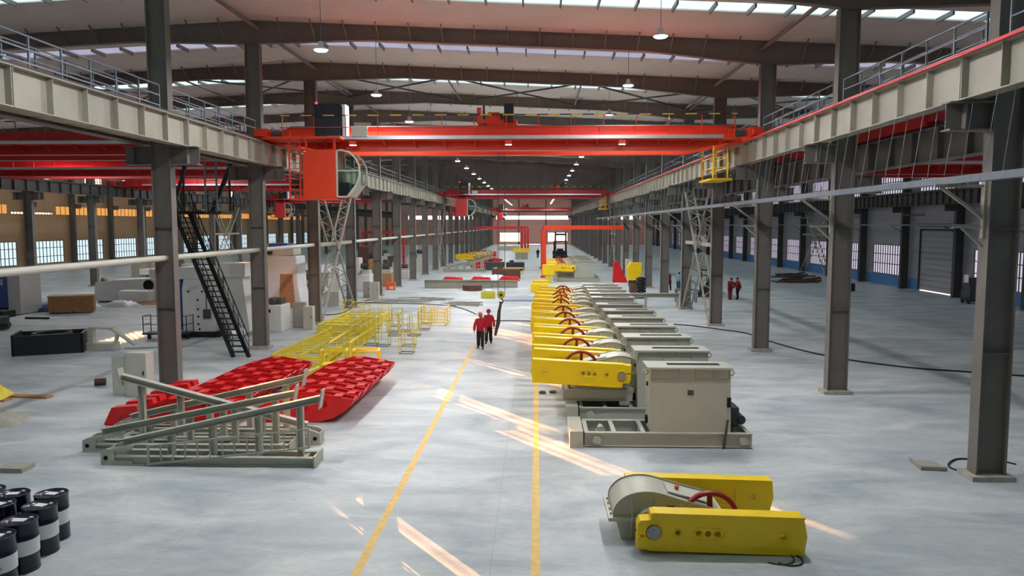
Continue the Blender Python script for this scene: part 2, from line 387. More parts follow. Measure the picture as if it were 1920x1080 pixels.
# left wall: low windows, clerestory openings that let the low sun in
SUNW = [(93.4, 96.2), (103.6, 108.0), (113.2, 114.6), (120.6, 126.6), (127.4, 129.4), (137.0, 139.0), (153.5, 156.0)]
hl = []
for k in range(4, NB):
    c = Y0 + P * (k + 0.5); hl.append((c - 3.15, c + 3.15, 1.1, 4.0))
hs_ = [(a, b, 10.65, 13.0) for a, b in SUNW]
wall_x('wall_left', XW, -0.25, WALLL, YB, YE, zr(XW) + 0.3, hl + hs_ + [(Y0 + P * 5, 88, 7.3, 8.5), (88.5, 96.5, 7.3, 7.65), (97, 200, 7.3, 8.5)])
for h in hl: window_x(XW, *h[:4], WING, 1, 9, [2.0, 3.1], STEEL_D)
for h in hs_: window_x(XW, *h[:4], WING, 1, max(2, int((h[1] - h[0]) / 0.62)), [11.8], STEEL_D, open_=True)
window_x(XW, Y0 + P * 5, 88, 7.3, 8.5, SUNGLOW, 1, 26, [], WALLL)  # added band: bars over a glow standing for sunlit wall
window_x(XW, 88.5, 96.5, 7.3, 7.65, SUNGLOW, 1, 14, [], WALLL, open_=True)  # added slot, left open to throw sun streaks on the left floor
window_x(XW, 97, 200, 7.3, 8.5, SUNGLOW, 1, 99, [], WALLL)  # far length of the added sunlit-wall glow
# end wall between x extents, back wall, with openings
def wall_y(name, Y, t, m, x0, x1, z1, holes):
    w_ = M(); xs = sorted({x0, x1} | {h[0] for h in holes} | {h[1] for h in holes})
    for a, b in zip(xs, xs[1:]):
        z = 0.0
        for h in sorted([h for h in holes if h[0] <= a + 1e-6 and h[1] >= b - 1e-6], key=lambda q: q[2]):
            if h[2] > z: w_.box(a, b, Y, Y + t, z, h[2])
            z = h[3]
        w_.box(a, b, Y, Y + t, z, z1)
    return struct(w_.obj(name, m))
eh = [(-12.6, 9.9, 7.75, 8.85), (-11.4, -5.1, 0.9, 3.6), (3.5, 9.6, 0.9, 3.6), (-3.8, 1.1, 0.0, 5.2), (-40, -16, 7.75, 8.85), (14, 32, 7.75, 8.85)]
wall_y('wall_end', YE, 0.25, WALLE, XW, XRW, 15.8, eh)
struct(wall_y('wall_back', YB - 0.25, 0.25, WALLR, XW, XRW, 15.8, []))
for h in eh:
    if h[2] == 0.0: continue
    NW[0] += 1; f = M(); n = max(3, int((h[1] - h[0]) / 1.5))
    for i in range(n + 1): x = h[0] + (h[1] - h[0]) * i / n; f.box(x - 0.04, x + 0.04, YE - 0.05, YE + 0.05, h[2], h[3])
    o = struct(f.obj('window_%d' % NW[0], STEEL_D)); M().box(h[0], h[1], YE + 0.06, YE + 0.1, h[2], h[3]).obj('pane', WINE, o)
d = struct(M().box(-3.8, 1.1, YE + 0.05, YE + 0.12, 0.12, 5.2).obj('door_2', WALLE))
M().box(-3.8, 1.1, YE + 0.14, YE + 0.16, 0, 0.14).obj('gap_daylight', WINE, d)
o = M()
for x in (-5.5, 2.9): o.box(x - 0.15, x + 0.15, YE - 0.35, YE, 0, 14.3)
tag(o.obj('end_wall_post', STEEL_D), 'pair of slim steel posts against the far sun-tinted wall', 'post')

# ------------------------------------------------------------------ steel columns
CD, CB, TF = 0.70, 0.38, 0.03           # section depth, flange width, flange thickness
def hsec(m, x, y, z0, z1, d=CD, b=CB):
    return m.box(x - d / 2, x - d / 2 + TF, y - b / 2, y + b / 2, z0, z1).box(x + d / 2 - TF, x + d / 2, y - b / 2, y + b / 2, z0, z1).box(x - d / 2, x + d / 2, y - 0.015, y + 0.015, z0, z1)
def column(name, x, loc_y, top, corbels, label, group=None):
    t = thing(name, label, 'column', (x, loc_y, 0), 0, group)
    s = hsec(M(), 0, 0, 0.12, top)
    for z in (3.0, 5.9): s.box(-CD / 2 + TF, CD / 2 - TF, -CB / 2 + 0.02, CB / 2 - 0.02, z, z + 0.02)
    s.obj('shaft', STEEL, t)
    M().box(-0.5, 0.5, -0.33, 0.33, 0, 0.12).obj('plinth', CONC, t)
    for sgn, z, reach in corbels:
        x0, x1 = sorted((sgn * CD / 2, sgn * (CD / 2 + reach))); c = M()
        c.box(x0, x1, -0.2, 0.2, z - 0.03, z).box(x0, x1, -0.012, 0.012, z - 0.62, z - 0.03)
        c.box(x0, x1, -0.2, 0.2, z - 0.65, z - 0.62)
        xr = sgn * (CD / 2 + reach * 0.62); c.box(xr - 0.015, xr + 0.015, -0.19, 0.19, z - 0.62, z - 0.03)
        c.obj('corbel', STEEL, t)
    return t
def ztop(x): return zr(x) - 1.08
ORDL = ['nearest', 'second', 'third', 'fourth', 'fifth', 'sixth', 'seventh', 'eighth']
Rc = None
for k in range(0, NB):
    y = Y0 + P * k
    lab = '%s grey H column from the front in the row right of the aisle' % NTH[k]
    g = None if k < 6 else 'far columns right of the aisle'
    if Rc is None: Rc = column('steel_column', XR, y, ztop(XR), [(-1, 8.8, 1.0), (1, 7.75, 1.0)], lab, g)
    else: c = dup(Rc, (XR, y, 0), 0, lab); g and c.__setitem__('group', g)
Lc = None
for k in range(1, NB):
    y = Y0 + P * k
    lab = '%s grey H column from the front in the row left of the aisle' % NTH[k - 1]
    g = None if k < 7 else 'far columns left of the aisle'
    if Lc is None: Lc = column('steel_column', XL, y, ztop(XL), [(1, 8.8, 1.0), (-1, 8.8, 1.0)], lab, g)
    else: c = dup(Lc, (XL, y, 0), 0, lab); g and c.__setitem__('group', g)
for k in range(4, NB):
    y = Y0 + P * k
    c = dup(Lc, (XM, y, 0), 0, '%s brown-lit column from the front in the middle row, left machine bay' % NTH[k - 4])
    if 'group' in c: del c['group']
    if k >= 7: c['group'] = 'far middle row columns'
for k in range(3, NB):
    y = Y0 + P * k
    for x, nm, s in ((XRW - 0.6, 'blue-skirted right wall', -1), (XW + 0.6, 'ochre left wall', 1)):
        if s == 1 and k < 4: continue
        t = thing('wall_column', '', 'column', (x, y, 0))
        if s < 0 and 3 < k < 9: t['label'] = 'dark column against the blue-skirted wall, %s counted from the roller door towards the far end' % ORDL[k - 4] if k > 5 else ('dark column on the %s side of the roller door' % ('near' if k == 4 else 'far'))
        else: t['label'] = 'column standing against the %s, %s from the front' % (nm, NTH[k - 3]); t['group'] = 'columns along the %s' % nm
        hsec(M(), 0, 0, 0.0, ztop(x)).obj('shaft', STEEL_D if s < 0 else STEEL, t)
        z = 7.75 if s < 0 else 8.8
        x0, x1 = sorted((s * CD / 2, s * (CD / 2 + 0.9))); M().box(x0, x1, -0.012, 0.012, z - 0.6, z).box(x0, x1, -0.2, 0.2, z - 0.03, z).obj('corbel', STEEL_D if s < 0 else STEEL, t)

# ------------------------------------------------------------------ crane runways: one thing per line
def runway(label, x, ztp, h, k0, k1, m, rail_m, side, rails=(), stiff=6, walk=None):
    """side: +1 when the aisle it serves lies on +x"""
    t = thing('crane_runway', label, 'crane runway', (x, 0, 0))
    g = M(); b = 0.42
    g.box(-b / 2, b / 2, 0.005, P - 0.005, ztp - 0.03, ztp).box(-b / 2, b / 2, 0.005, P - 0.005, ztp - h, ztp - h + 0.03).box(-0.012, 0.012, 0.005, P - 0.005, ztp - h, ztp)
    for i in range(stiff + 1):
        y = P * i / stiff; y = min(max(y, 0.03), P - 0.03)
        g.box(-b / 2 + 0.03, b / 2 - 0.03, y - 0.012, y + 0.012, ztp - h + 0.03, ztp - 0.03)
    me = g.mesh('girder', m)
    for k in range(k0, k1):
        o = bpy.data.objects.new('girder', me); COL.objects.link(o); o.parent = t; o.location = (0, Y0 + P * k, 0)
    ya, yb = Y0 + P * k0, Y0 + P * k1
    M().box(-0.045, 0.045, ya, yb, ztp, ztp + 0.11).obj('rail', STEEL_D, t)
    if rail_m:
        xr = side * (b / 2 + 0.03); M().box(xr - 0.03, xr + 0.03, ya, yb, ztp - 0.02, ztp + 0.05).obj('conductor_rail', rail_m, t)
    if walk:
        xa, xb = sorted((-side * (b / 2 + 0.02), -side * walk)); wk = M(); y = ya
        while y < yb - 0.2: wk.box(xa, xb, y, y + 1.47, ztp - 0.03, ztp); y += P / 6
        wk.obj('walkway_deck', STEEL_D, t)
    for (k, hx) in rails:
        a, c = Y0 + P * k + 0.45, Y0 + P * (k + 1) - 0.45; r = M(); n = 6
        for i in range(n + 1): y = a + (c - a) * i / n; r.bar((hx, y, ztp), (hx, y, ztp + 1.1), 0.045)
        for z in (0.4, 0.75, 1.1): r.bar((hx, a, ztp + z), (hx, c, ztp + z), 0.04)
        r.obj('handrail', GALV, t)
    return t
ra = [(k, -0.62) for k in range(0, NB - 1)]
runway('long grey crane girder with stiffeners along the left side of the aisle', -12.65, 9.80, 1.0, -1, NB, STEEL_B, None, 1, ra + [(k, -1.35) for k in range(0, 4)], walk=0.62)
runway('long grey crane girder with red conductor rail along the right side of the aisle', 9.85, 9.84, 1.0, -1, NB, STEEL_B, RAILRED, -1, [(k, 0.62) for k in range(-1, NB - 1)] + [(k, 1.3) for k in range(-1, 4)], walk=0.62)
runway('grey crane girder behind the right column row, lower than the aisle girder', 11.75, 8.85, 0.98, 0, NB, STEEL, None, 1)
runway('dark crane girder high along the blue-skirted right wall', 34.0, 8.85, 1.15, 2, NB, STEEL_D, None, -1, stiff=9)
runway('crane girder on the outer side of the left column row, facing the machine bay', -14.3, 9.80, 0.9, 0, NB, STEEL, None, -1)
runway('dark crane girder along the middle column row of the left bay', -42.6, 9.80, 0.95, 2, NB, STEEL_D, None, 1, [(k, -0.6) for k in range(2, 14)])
t = thing('inspection_walkway', 'tan boards laid under the left crane girder as an inspection walkway', 'walkway', (0, 0, 9.0))
for xa, xb in ((-13.07, -12.9), (-14.05, -13.83)):
    wd = M(); y = Y0
    while y < Y0 + P * 5: wd.box(xa, xb, y + 0.06, y + 1.4, 0, 0.04); y += P / 6
    wd.obj('board_row', TAN, t)

# ------------------------------------------------------------------ roof rafters: one thing per frame line
def rafter_mesh(xa, xb):
    m = M(); L = xb - xa; pts = []
    def depth(s): e = min(s, L - s); return 1.05 - 0.4 * min(1, e / 5.6)
    n = 4; ss = [0, 5.6, L / 2, L - 5.6, L] if L > 14 else [0, L / 2, L]
    top = [(xa + s, zr(xa + s)) for s in ss]; bot = [(xa + s, zr(xa + s) - depth(s)) for s in ss]
    m.prism(top + bot[::-1], 'xz', -0.01, 0.01)
    for (p, q) in list(zip(bot, bot[1:])) + list(zip(top, top[1:])):
        m.prism([p, q, (q[0], q[1] - 0.03), (p[0], p[1] - 0.03)], 'xz', -0.15, 0.15)
    s = 1.5
    while s < L - 0.8:
        x = xa + s; m.bar((x, -0.95, zr(x) - 0.04), (x, -0.04, zr(x) - depth(s) + 0.04), 0.05, 0.06)
        m.bar((x, 0.95, zr(x) - 0.04), (x, 0.04, zr(x) - depth(s) + 0.04), 0.05, 0.06); s += 1.51
    return m.mesh('rafter_span', RAFT)
spans = [(XW + 0.3, XM), (XM, XL), (XL, XR), (XR, XRW - 0.3)]
rm = [rafter_mesh(a, b) for a, b in spans]
for k in range(0, NB):
    t = thing('roof_rafter', '%s brown tapered rafter across the roof, counted from the front' % NTH[k - 1], 'rafter', (0, Y0 + P * k, 0))
    if k < 1: t['label'] = 'brown rafter just above the top edge of the picture'
    if k >= 7: t['group'] = 'far rafters'
    for me in rm:
        o = bpy.data.objects.new('rafter_span', me); COL.objects.link(o); o.parent = t
for x, nm in ((XL + 0.3, 'left column row'), (XR - 0.3, 'right column row')):
    m = M()
    t = thing('roof_strut', 'round steel tube running lengthwise under the roof above the %s' % nm, 'strut', (x, 0, 0))
    for k in range(0, NB - 1): M().cyl((0, Y0 + P * k + 0.05, zr(x) - 0.35), (0, Y0 + P * (k + 1) - 0.05, zr(x) - 0.35), 0.09, n=8).obj('strut_length', RAFT, t)
for kk in (3, 9):
    ya, yb = Y0 + P * kk + 0.2, Y0 + P * (kk + 1) - 0.2
    t = thing('roof_bracing', 'row of crossed steel angles under the roof, %s' % ('above the third bay' if kk == 3 else 'far down the hall'), 'bracing', (0, 0, 0))
    n = 3; W = (XR - XL) / n
    for i in range(-2, 5):
        x0, x1 = XL + W * i, XL + W * (i + 1); z0, z1 = zr(x0) - 0.42, zr(x1) - 0.42
        M().bar((x0, ya, z0), (x1, yb, z1), 0.09).bar((x1, ya, z1 - 0.1), (x0, yb, z0 - 0.1), 0.09).obj('cross_brace', STEEL_D, t)
        M().cyl((x0, ya, z0), (x0, yb, z0), 0.06, n=8).obj('tie_tube', RAFT, t)

# lattice cross bracing between columns
def lattice(label, x, kk, sgn):
    ya, yb = Y0 + P * kk + 0.35, Y0 + P * (kk + 1) - 0.35
    t = thing('lattice_bracing', label, 'bracing', (x, 0, 0))
    def leg(p, q, off):
        m = M(); n = 22; d = Vector(q) - Vector(p); w2 = 0.3
        for s in (-w2, w2): m.bar(Vector(p) + Vector((s, 0, 0)), Vector(q) + Vector((s, 0, 0)), 0.10)
        for i in range(n):
            a = Vector(p) + d * (i / n); b = Vector(p) + d * ((i + 1) / n); s = w2 if i % 2 else -w2
            m.bar(a + Vector((s, 0, 0)), b + Vector((-s, 0, 0)), 0.05)
        m.obj('lattice_leg', STEEL_B, t)
    leg((0, ya, 0.02), (0, yb, 8.6), 0); leg((0, yb, 0.02), (0, ya, 8.6), 0)
    M().box(-0.14, 0.14, ya - 0.1, yb + 0.1, 4.68, 4.9).obj('cross_beam', STEEL_B, t)
    return t
for x, nm in ((XL, 'left'), (XR, 'right')):
    lattice('crossed lattice bracing between the third and fourth columns %s of the aisle' % nm, x, 3, 1)
    lattice('distant crossed lattice bracing in the column row %s of the aisle' % nm, x, 9, 1)
lattice('dark crossed lattice bracing against the right wall between windows', XRW - 0.6, 8, 1)
lattice('crossed lattice bracing in the middle column row of the left bay', XM, 9, 1)

# horizontal tube struts between the left columns
t = thing('column_strut', 'pale horizontal tube joining the columns left of the aisle at mid height', 'strut', (XL, 0, 4.8))
for k in range(0, NB - 1):
    if k in (3, 9): continue
    M().cyl((0, Y0 + P * k + (0.5 if k else -6), 0), (0, Y0 + P * (k + 1) - 0.02, 0), 0.11, n=12).obj('tube', CABG, t)

# suspended cable duct on the right with hanger rods and brackets
t = thing('cable_duct', 'grey cable duct hung along the right columns on thin rods', 'cable duct', (9.55, 0, 7.0))
M().box(-0.13, 0.13, 6, 120, -0.06, 0.03).box(-0.13, -0.11, 6, 120, 0.03, 0.1).box(0.11, 0.13, 6, 120, 0.03, 0.1).cyl((-0.04, 6, 0.07), (-0.04, 120, 0.07), 0.03, n=6).obj('duct', GALV, t)
h = M(); y = 10.0
while y < 90: h.cyl((0.1, y, 0.0), (0.3, y, 1.86), 0.009, n=4).cyl((-0.11, y + 0.35, 0.0), (0.14, y + 0.35, 1.86), 0.009, n=4); y += 1.52
o = h.obj('hanger_rods', GALV, t); o['kind'] = 'stuff'
for k in range(0, 10):
    y = Y0 + P * k; b = M(); b.bar((-0.35, y, -0.1), (0.82, y, -0.1), 0.07).bar((-0.2, y, -0.13), (0.8, y, -0.85), 0.07).box(0.76, 0.84, y - 0.06, y + 0.06, -1.3, 0.1)
    b.bar((0.1, y, -1.05), (0.82, y, -1.05), 0.05).bar((0.3, y, -1.06), (0.8, y, -1.5), 0.05)
    b.obj('bracket', STEEL_B, t)
t = thing('cable_conduit', 'thin steel conduit running along the far side of the right bay', 'conduit', (33.4, 0, 6.0))
M().box(-0.05, 0.05, 45, 200, -0.06, 0.06).obj('conduit', GALV, t)
for k in range(4, 20): M().bar((0, Y0 + P * k, 0), (1.0, Y0 + P * k, -0.6), 0.05).bar((0, Y0 + P * k, -0.04), (1.0, Y0 + P * k, -0.04), 0.05).obj('bracket', STEEL_D, t)
t = thing('hanging_light_bar', 'slim fluorescent batten hung on two wires in the right bay', 'lamp', (22.5, 46.0, 6.6), 0, 'hanging battens in the right bay')
M().box(-0.7, 0.7, -0.06, 0.06, -0.05, 0.05).obj('batten', GALV, t); M().cyl((-0.65, 0, 0.05), (-0.65, 0, 7.3), 0.01, n=4).cyl((0.65, 0, 0.05), (0.65, 0, 7.3), 0.01, n=4).obj('wires', GALV, t)
for i in range(1, 7): dup(t, (22.5, 46 + P * i, 6.6), 0, 'slim hanging batten in the right bay, %s from the front' % NTH[i])

# ------------------------------------------------------------------ high-bay lamps
lamp = thing('high_bay_lamp', 'nearest of the left line of hanging high-bay lamps', 'lamp', (-7.5, Y0 + P - 0.45, 12.05))
M().cyl((0, 0, 0.28), (0, 0, 2.95), 0.012, n=5).obj('cord', GALV, lamp)
M().lathe([(0.03, 0.3), (0.09, 0.28), (0.10, 0.12), (0.24, 0.06), (0.26, 0.0), (0.24, 0.01)], n=20).obj('housing', LAMPW, lamp)
M().lathe([(0.24, 0.015), (0.2, -0.03), (0.001, -0.05)], n=20).obj('diffuser', LAMPE, lamp)
ld = bpy.data.lights.new('lamp_light', 'AREA'); ld.shape = 'DISK'; ld.size = 0.4; ld.energy = LAMP_W; ld.color = (0.98, 0.98, 1.0)
lo = bpy.data.objects.new('lamp_light', ld); COL.objects.link(lo); lo.parent = lamp; lo.location = (0, 0, -0.06)
for side, x, z in (('left', -7.5, 12.05), ('right', 4.22, 12.42)):
    for k in range(0, NB):  # first lamp of each line is unseen, added to brighten the foreground
        if side == 'left' and k == 1: continue
        lab = 'hanging high-bay lamp, %s from the front in the %s line over the aisle' % (NTH[k - 1], side) if k > 0 else 'added high-bay lamp of the %s line, unseen above the top edge of the picture' % side
        dd = dup(lamp, (x, Y0 + P * k - 0.45, z), 0, lab, None if k < 7 else 'distant lamps, %s line' % side, ('lamp_light',) if k > 8 and k % 2 else ())
for k in range(4, 12): dup(lamp, (-34.0, Y0 + P * k - 0.45, 12.0), 0, 'hanging lamp in the left machine bay, %s from the front' % NTH[k - 4], 'lamps in the left machine bay')
for k in range(4, 9): dup(lamp, (22.8, Y0 + P * k - 0.45, 11.6), 0, 'hanging lamp in the right bay, %s from the front' % NTH[k - 4], 'lamps in the right bay', ('lamp_light',))

# ------------------------------------------------------------------ overhead cranes
def crane(name, label, xa, xb, y, zb, m, trolley_x, cabin=True, lights=True, walk=True, gap=2.4, cab_w=1.0, toe=True):
    """near girder's front face at y, bottom at zb, running from xa to xb"""
    t = thing(name, label, 'overhead crane', (0, y, zb)); H = 1.35
    x0, x1 = xa + 0.75, xb - 0.75
    def girder(yy):
        g = M(); pf = [(x0, 0.62), (x0 + 1.6, 0.28), (x1 - 1.6, 0.28), (x1, 0.62), (x1, H), (x0, H)]
        g.prism(pf, 'xz', yy, yy + 0.55).box(x0, x1, yy - 0.06, yy + 0.61, H - 0.02, H + 0.02).box(x0 + 1.6, x1 - 1.6, yy - 0.05, yy + 0.6, 0.26, 0.3)
        return g.obj('main_girder', m, t)
    girder(0); girder(gap)
    M().box(x0, x1, 0.42, 0.5, H + 0.02, H + 0.12).box(x0, x1, gap + 0.1, gap + 0.18, H + 0.02, H + 0.12).obj('trolley_rail', STEEL_D, t)
    for xe, s in ((xa, 1), (xb, -1)):
        e = M().box(xe - 0.3, xe + 0.3, -1.5, gap + 2.0, 0.62, 1.12).box(min(xe, xe + s * 0.9), max(xe, xe + s * 0.9), -0.1, gap + 0.65, 0.55, 1.2).box(xe - 0.2, xe + 0.2, -1.75, -1.5, 0.75, 1.0)
        e = e.obj('end_truck', m, t)
        for yy in (-1.0, gap + 1.5):
            M().cyl((xe - 0.12, yy, 0.72), (xe + 0.12, yy, 0.72), 0.24, n=20).obj('wheel', STEEL_D, e)
        M().cyl((xe + s * 0.35, -0.9, 0.9), (xe + s * 0.8, -0.9, 0.9), 0.16, n=12).obj('drive_motor', STEEL_D, e)
    if walk:
        zw = 0.68
        wk = M().box(x0, x1, -1.0, 0, zw, zw + 0.04)
        if toe: M().box(x0 + 2.2, x1 - 0.6, -1.02, -0.99, zw, zw + 0.16).obj('toe_plate', SILVER, t)
        x = x0 + 0.5
        while x < x1: wk.prism([(-1.0, zw + 0.005), (0, zw + 0.005), (0, zw - 0.3)], 'yz', x - 0.015, x + 0.015); x += 1.42
        wk.obj('walkway', m, t)
        r = M(); n = int((x1 - x0) / 1.42)
        for i in range(n + 1): x = x0 + 0.1 + (x1 - x0 - 0.2) * i / n; r.bar((x, -0.97, zw), (x, -0.97, zw + 1.1), 0.04)
        r.bar((x0, -0.97, zw + 0.55), (x1, -0.97, zw + 0.55), 0.035)
        r.obj('handrail', m, t)
        M().bar((x0, -0.97, zw + 1.1), (x1, -0.97, zw + 1.1), 0.05).obj('banded_top_rail', BANDS, t)
    # trolley
    tx = trolley_x; tr = M().box(tx - 0.95, tx + 0.95, 0.25, gap + 0.35, H + 0.2, H + 0.38).box(tx - 0.95, tx - 0.75, 0.3, 0.5, H + 0.3, H + 0.95).box(tx - 0.45, tx + 0.1, 0.8, 1.6, H + 0.38, H + 0.8)
    tr = tr.obj('trolley', m, t)
    M().cyl((tx - 0.5, gap / 2 + 0.3, H + 0.55), (tx + 0.6, gap / 2 + 0.3, H + 0.55), 0.3, n=16).obj('hoist_drum', STEEL_D, tr)
    M().box(tx + 0.35, tx + 0.8, 0.1, 0.6, H + 0.25, H + 1.1).obj('control_box', NAVY, tr)
    M().cyl((tx - 0.62, 0.3, H - 0.1), (tx - 0.62, 0.3, H + 1.05), 0.05, n=8).obj('cable_post', BLACK, tr)
    if lights:
        for i, lx in enumerate((x0 + 3.4, (x0 + x1) / 2 + 0.1, x1 - 5.2)):
            f = M().box(lx - 0.16, lx + 0.16, -1.12, -0.9, 0.42, 0.6).obj('flood_lamp', m, t)
            M().box(lx - 0.14, lx + 0.14, -1.1, -0.92, 0.40, 0.42).obj('lamp_glass', FLOODE, f)
    if cabin:
        M().box(x0 + 1.6, x0 + 2.85, -0.95, -0.3, 0.78, 2.3).obj('electrical_cabinet', NAVY, t)
        M().box(x0 + 2.92, x0 + 3.06, -0.98, -0.3, 0.78, 2.28).obj('cabinet_side', LAMPW, t)
        M().sphere((x0 + 1.7, -0.9, 2.36), 0.06).obj('pilot_lamp', REDE, t)
        r = M().box(x0 + 3.35, x0 + 4.1, -1.1, -1.02, 0.8, 1.25); r.obj('resistor_box', CABG, t)
        # platform above the cab and hangers
        M().box(x0 - 0.35, x0 + 3.0, -1.75, 0.0, 0.64, 0.74).obj('cab_platform', m, t)
        cx = x0 + 1.25; zb_ = -2.1
        body = M().prism([(cx, zb_), (cx + 1.55, zb_), (cx + 1.55, 0.15), (cx + 0.2, 0.15), (cx, -0.1)], 'xz', -1.7, -0.2)
        body = body.obj('cab', m, t)
        for hx in (0.15, 1.45):
            for hy in (-1.6, -0.3): M().bar((cx + hx, hy, 0.1), (cx + hx, hy, 0.68), 0.09).obj('hanger', m, t)
        # rounded glazed nose
        nx = cx + 1.56
        arc = [(nx, 0.1)] + [(nx + 0.2 + 0.85 * math.cos(a), -0.85 + 0.98 * math.sin(a)) for a in [math.radians(q) for q in (90, 65, 40, 15, -10, -35)]] + [(nx + 0.45, -1.98), (nx, -1.98)]
        for yy in (-1.7, -0.26):
            nose = M()
            for p, q2 in zip(arc, arc[1:] + arc[:1]): nose.bar((p[0], yy + 0.03, p[1]), (q2[0], yy + 0.03, q2[1]), 0.07)
            nose.bar((nx, yy + 0.03, -0.8), (nx + 1.03, yy + 0.03, -0.8), 0.05)
            nose.obj('cab_window_frame', CABG, body)
        M().prism(arc, 'xz', -1.66, -1.65).obj('side_glass', GLASS, body)
        gl = M()
        for p, q2 in zip(arc[1:-2], arc[2:-1]): gl.add([(p[0], -1.66, p[1]), (q2[0], -1.66, q2[1]), (q2[0], -0.24, q2[1]), (p[0], -0.24, p[1])], [(0, 1, 2, 3)])
        gl.obj('front_glass', GLASS, body)
        p, q2 = arc[-3], arc[-2]
        M().prism([arc[-3], arc[-2], (arc[-2][0] + 0.1, arc[-2][1]), (arc[-3][0] + 0.06, arc[-3][1] - 0.02)], 'xz', -1.68, -0.22).obj('nose_panel', CABG, body)
        M().box(nx, nx + 0.5, -1.6, -0.3, -2.02, -1.96).obj('cab_floor', m, body)
        M().box(nx + 0.02, nx + 0.42, -1.2, -0.75, -1.95, -1.3).box(nx + 0.02, nx + 0.14, -1.2, -0.75, -1.3, -0.8).obj('driver_seat', NAVY, body)
        M().box(cx - 0.75, cx, -1.55, -0.5, zb_ - 0.02, zb_ + 0.05).obj('landing', m, t)
        lad = M()
        for xx in (cx - 0.68, cx - 0.18): lad.bar((xx, -1.5, zb_), (xx, -1.5, 0.66), 0.06)
        for i in range(11): lad.bar((cx - 0.68, -1.5, zb_ + 0.2 + i * 0.24), (cx - 0.18, -1.5, zb_ + 0.2 + i * 0.24), 0.03)
        for z in (0.5, 1.0): lad.bar((cx - 0.68, -1.5, zb_ + z), (cx - 0.68, -0.55, zb_ + z), 0.03)
        lad.obj('ladder', m, t)
    return t
XA, XB = -12.65, 9.85
c1 = crane('overhead_crane', 'nearest orange-red overhead crane with driver cab and yellow banded handrail, spanning the aisle', XA, XB, 36.0, 9.27, CRANE, -1.9)
y1 = thing('maintenance_cage', 'yellow maintenance cage hanging by the right end of the nearest crane', 'cage', (9.1, 38.5, 8.3))
k = M()
for x in (-0.35, 0.35):
    for y in (-0.5, 1.9): k.bar((x, y, 0), (x, y, 1.95), 0.07)
    for z in (0.55, 1.05): k.bar((x, -0.5, z), (x, 1.9, z), 0.04)
for y in (-0.5, 1.9):
    for z in (0.55, 1.05): k.bar((-0.35, y, z), (0.35, y, z), 0.04)
k.obj('cage_frame', YEL, y1); M().box(-0.5, 0.6, -0.6, 2.0, -0.08, 0.02).obj('cage_floor', YEL, y1)
crane('overhead_crane', 'second overhead crane across the aisle, smaller and redder, with a cab', XA, XB, 101.0, 9.27, CRANE2, 3.0, lights=False)
c = dup(y1, (9.0, 102.5, 8.2), 0, 'far yellow maintenance cage below the second crane')
crane('overhead_crane', 'farthest red overhead crane, in front of the sun-tinted end wall', XA, XB, 205.0, 9.27, CRANE2, -3.0, lights=False)
crane('overhead_crane', 'nearest red double-girder crane in the left machine bay', -42.6, -14.3, 37.5, 9.27, CRANE2, -38, cabin=False, lights=False, toe=True, gap=3.2)
crane('overhead_crane', 'second red crane in the left machine bay, its rail paler', -42.6, -14.3, 54.0, 9.27, CRANE2, -20, cabin=False, lights=False, gap=2.6)
crane('overhead_crane', 'third red crane in the left machine bay, seen beyond the stair', -42.6, -14.3, 76.0, 9.27, CRANE2, -30, cabin=False, lights=False, gap=2.6)
crane('overhead_crane', 'farthest red crane in the left machine bay, the one with a cab', -42.6, -14.3, 118.0, 9.27, CRANE2, -24, cabin=True, lights=False)
crane('overhead_crane', 'red crane in the right bay whose end truck shows under the girder', 11.75, 34.0, 24.5, 8.3, CRANE2, 22, cabin=False, lights=False, gap=2.2)
crane('overhead_crane', 'second red crane in the right bay with yellow frames below', 11.75, 34.0, 39.0, 8.3, CRANE2, 28, cabin=False, lights=False)

# hook block with sling
t = thing('crane_hook_block', 'yellow hook block hanging on cables from the nearest crane, beside the walkers', 'crane hook', (-1.75, 37.2, 2.55))
M().cyl((0, -0.12, 0), (0, 0.12, 0), 0.2, n=20).cyl((0, -0.15, 0), (0, 0.15, 0), 0.06, n=12).obj('sheave', HOOKY, t)
M().cyl((0, -0.16, 0), (0, -0.12, 0), 0.07, n=12).obj('hub', BLACK, t)
M().cyl((-0.18, -0.05, 0), (-0.18, 0.1, 7.8), 0.012, n=4).cyl((0.18, -0.05, 0), (0.18, 0.1, 7.8), 0.012, n=4).cyl((-0.12, 0.05, 0), (-0.12, 0.3, 7.8), 0.012, n=4).obj('cables', STEEL_D, t)
M().torus((0, 0, -0.32), 0.1, 0.03, 'y', 16, 8, -PI * 0.9, PI * 0.45).cyl((0, 0, -0.25), (0, 0, -0.1), 0.03, n=8).obj('hook', STEEL_D, t)
s = thing('web_sling', 'dark brown lifting sling hanging from the yellow hook block', 'sling', (-1.75, 37.2, 0))
m = M()
for a, off in ((0.05, 0), (-0.02, 0.03), (0.02, -0.03)):
    pts = [(0.0 + a * 0.3, off, 2.2), (-0.12 + a, off, 1.7), (-0.16 + a * 1.6, off, 1.2), (-0.26 + a, off, 0.75), (-0.3 + a * 0.5, off, 0.5)]
    for p, q in zip(pts, pts[1:]): m.bar(p, q, 0.09, 0.03, (0, 1, 0))
m.obj('webbing', SLING, s)

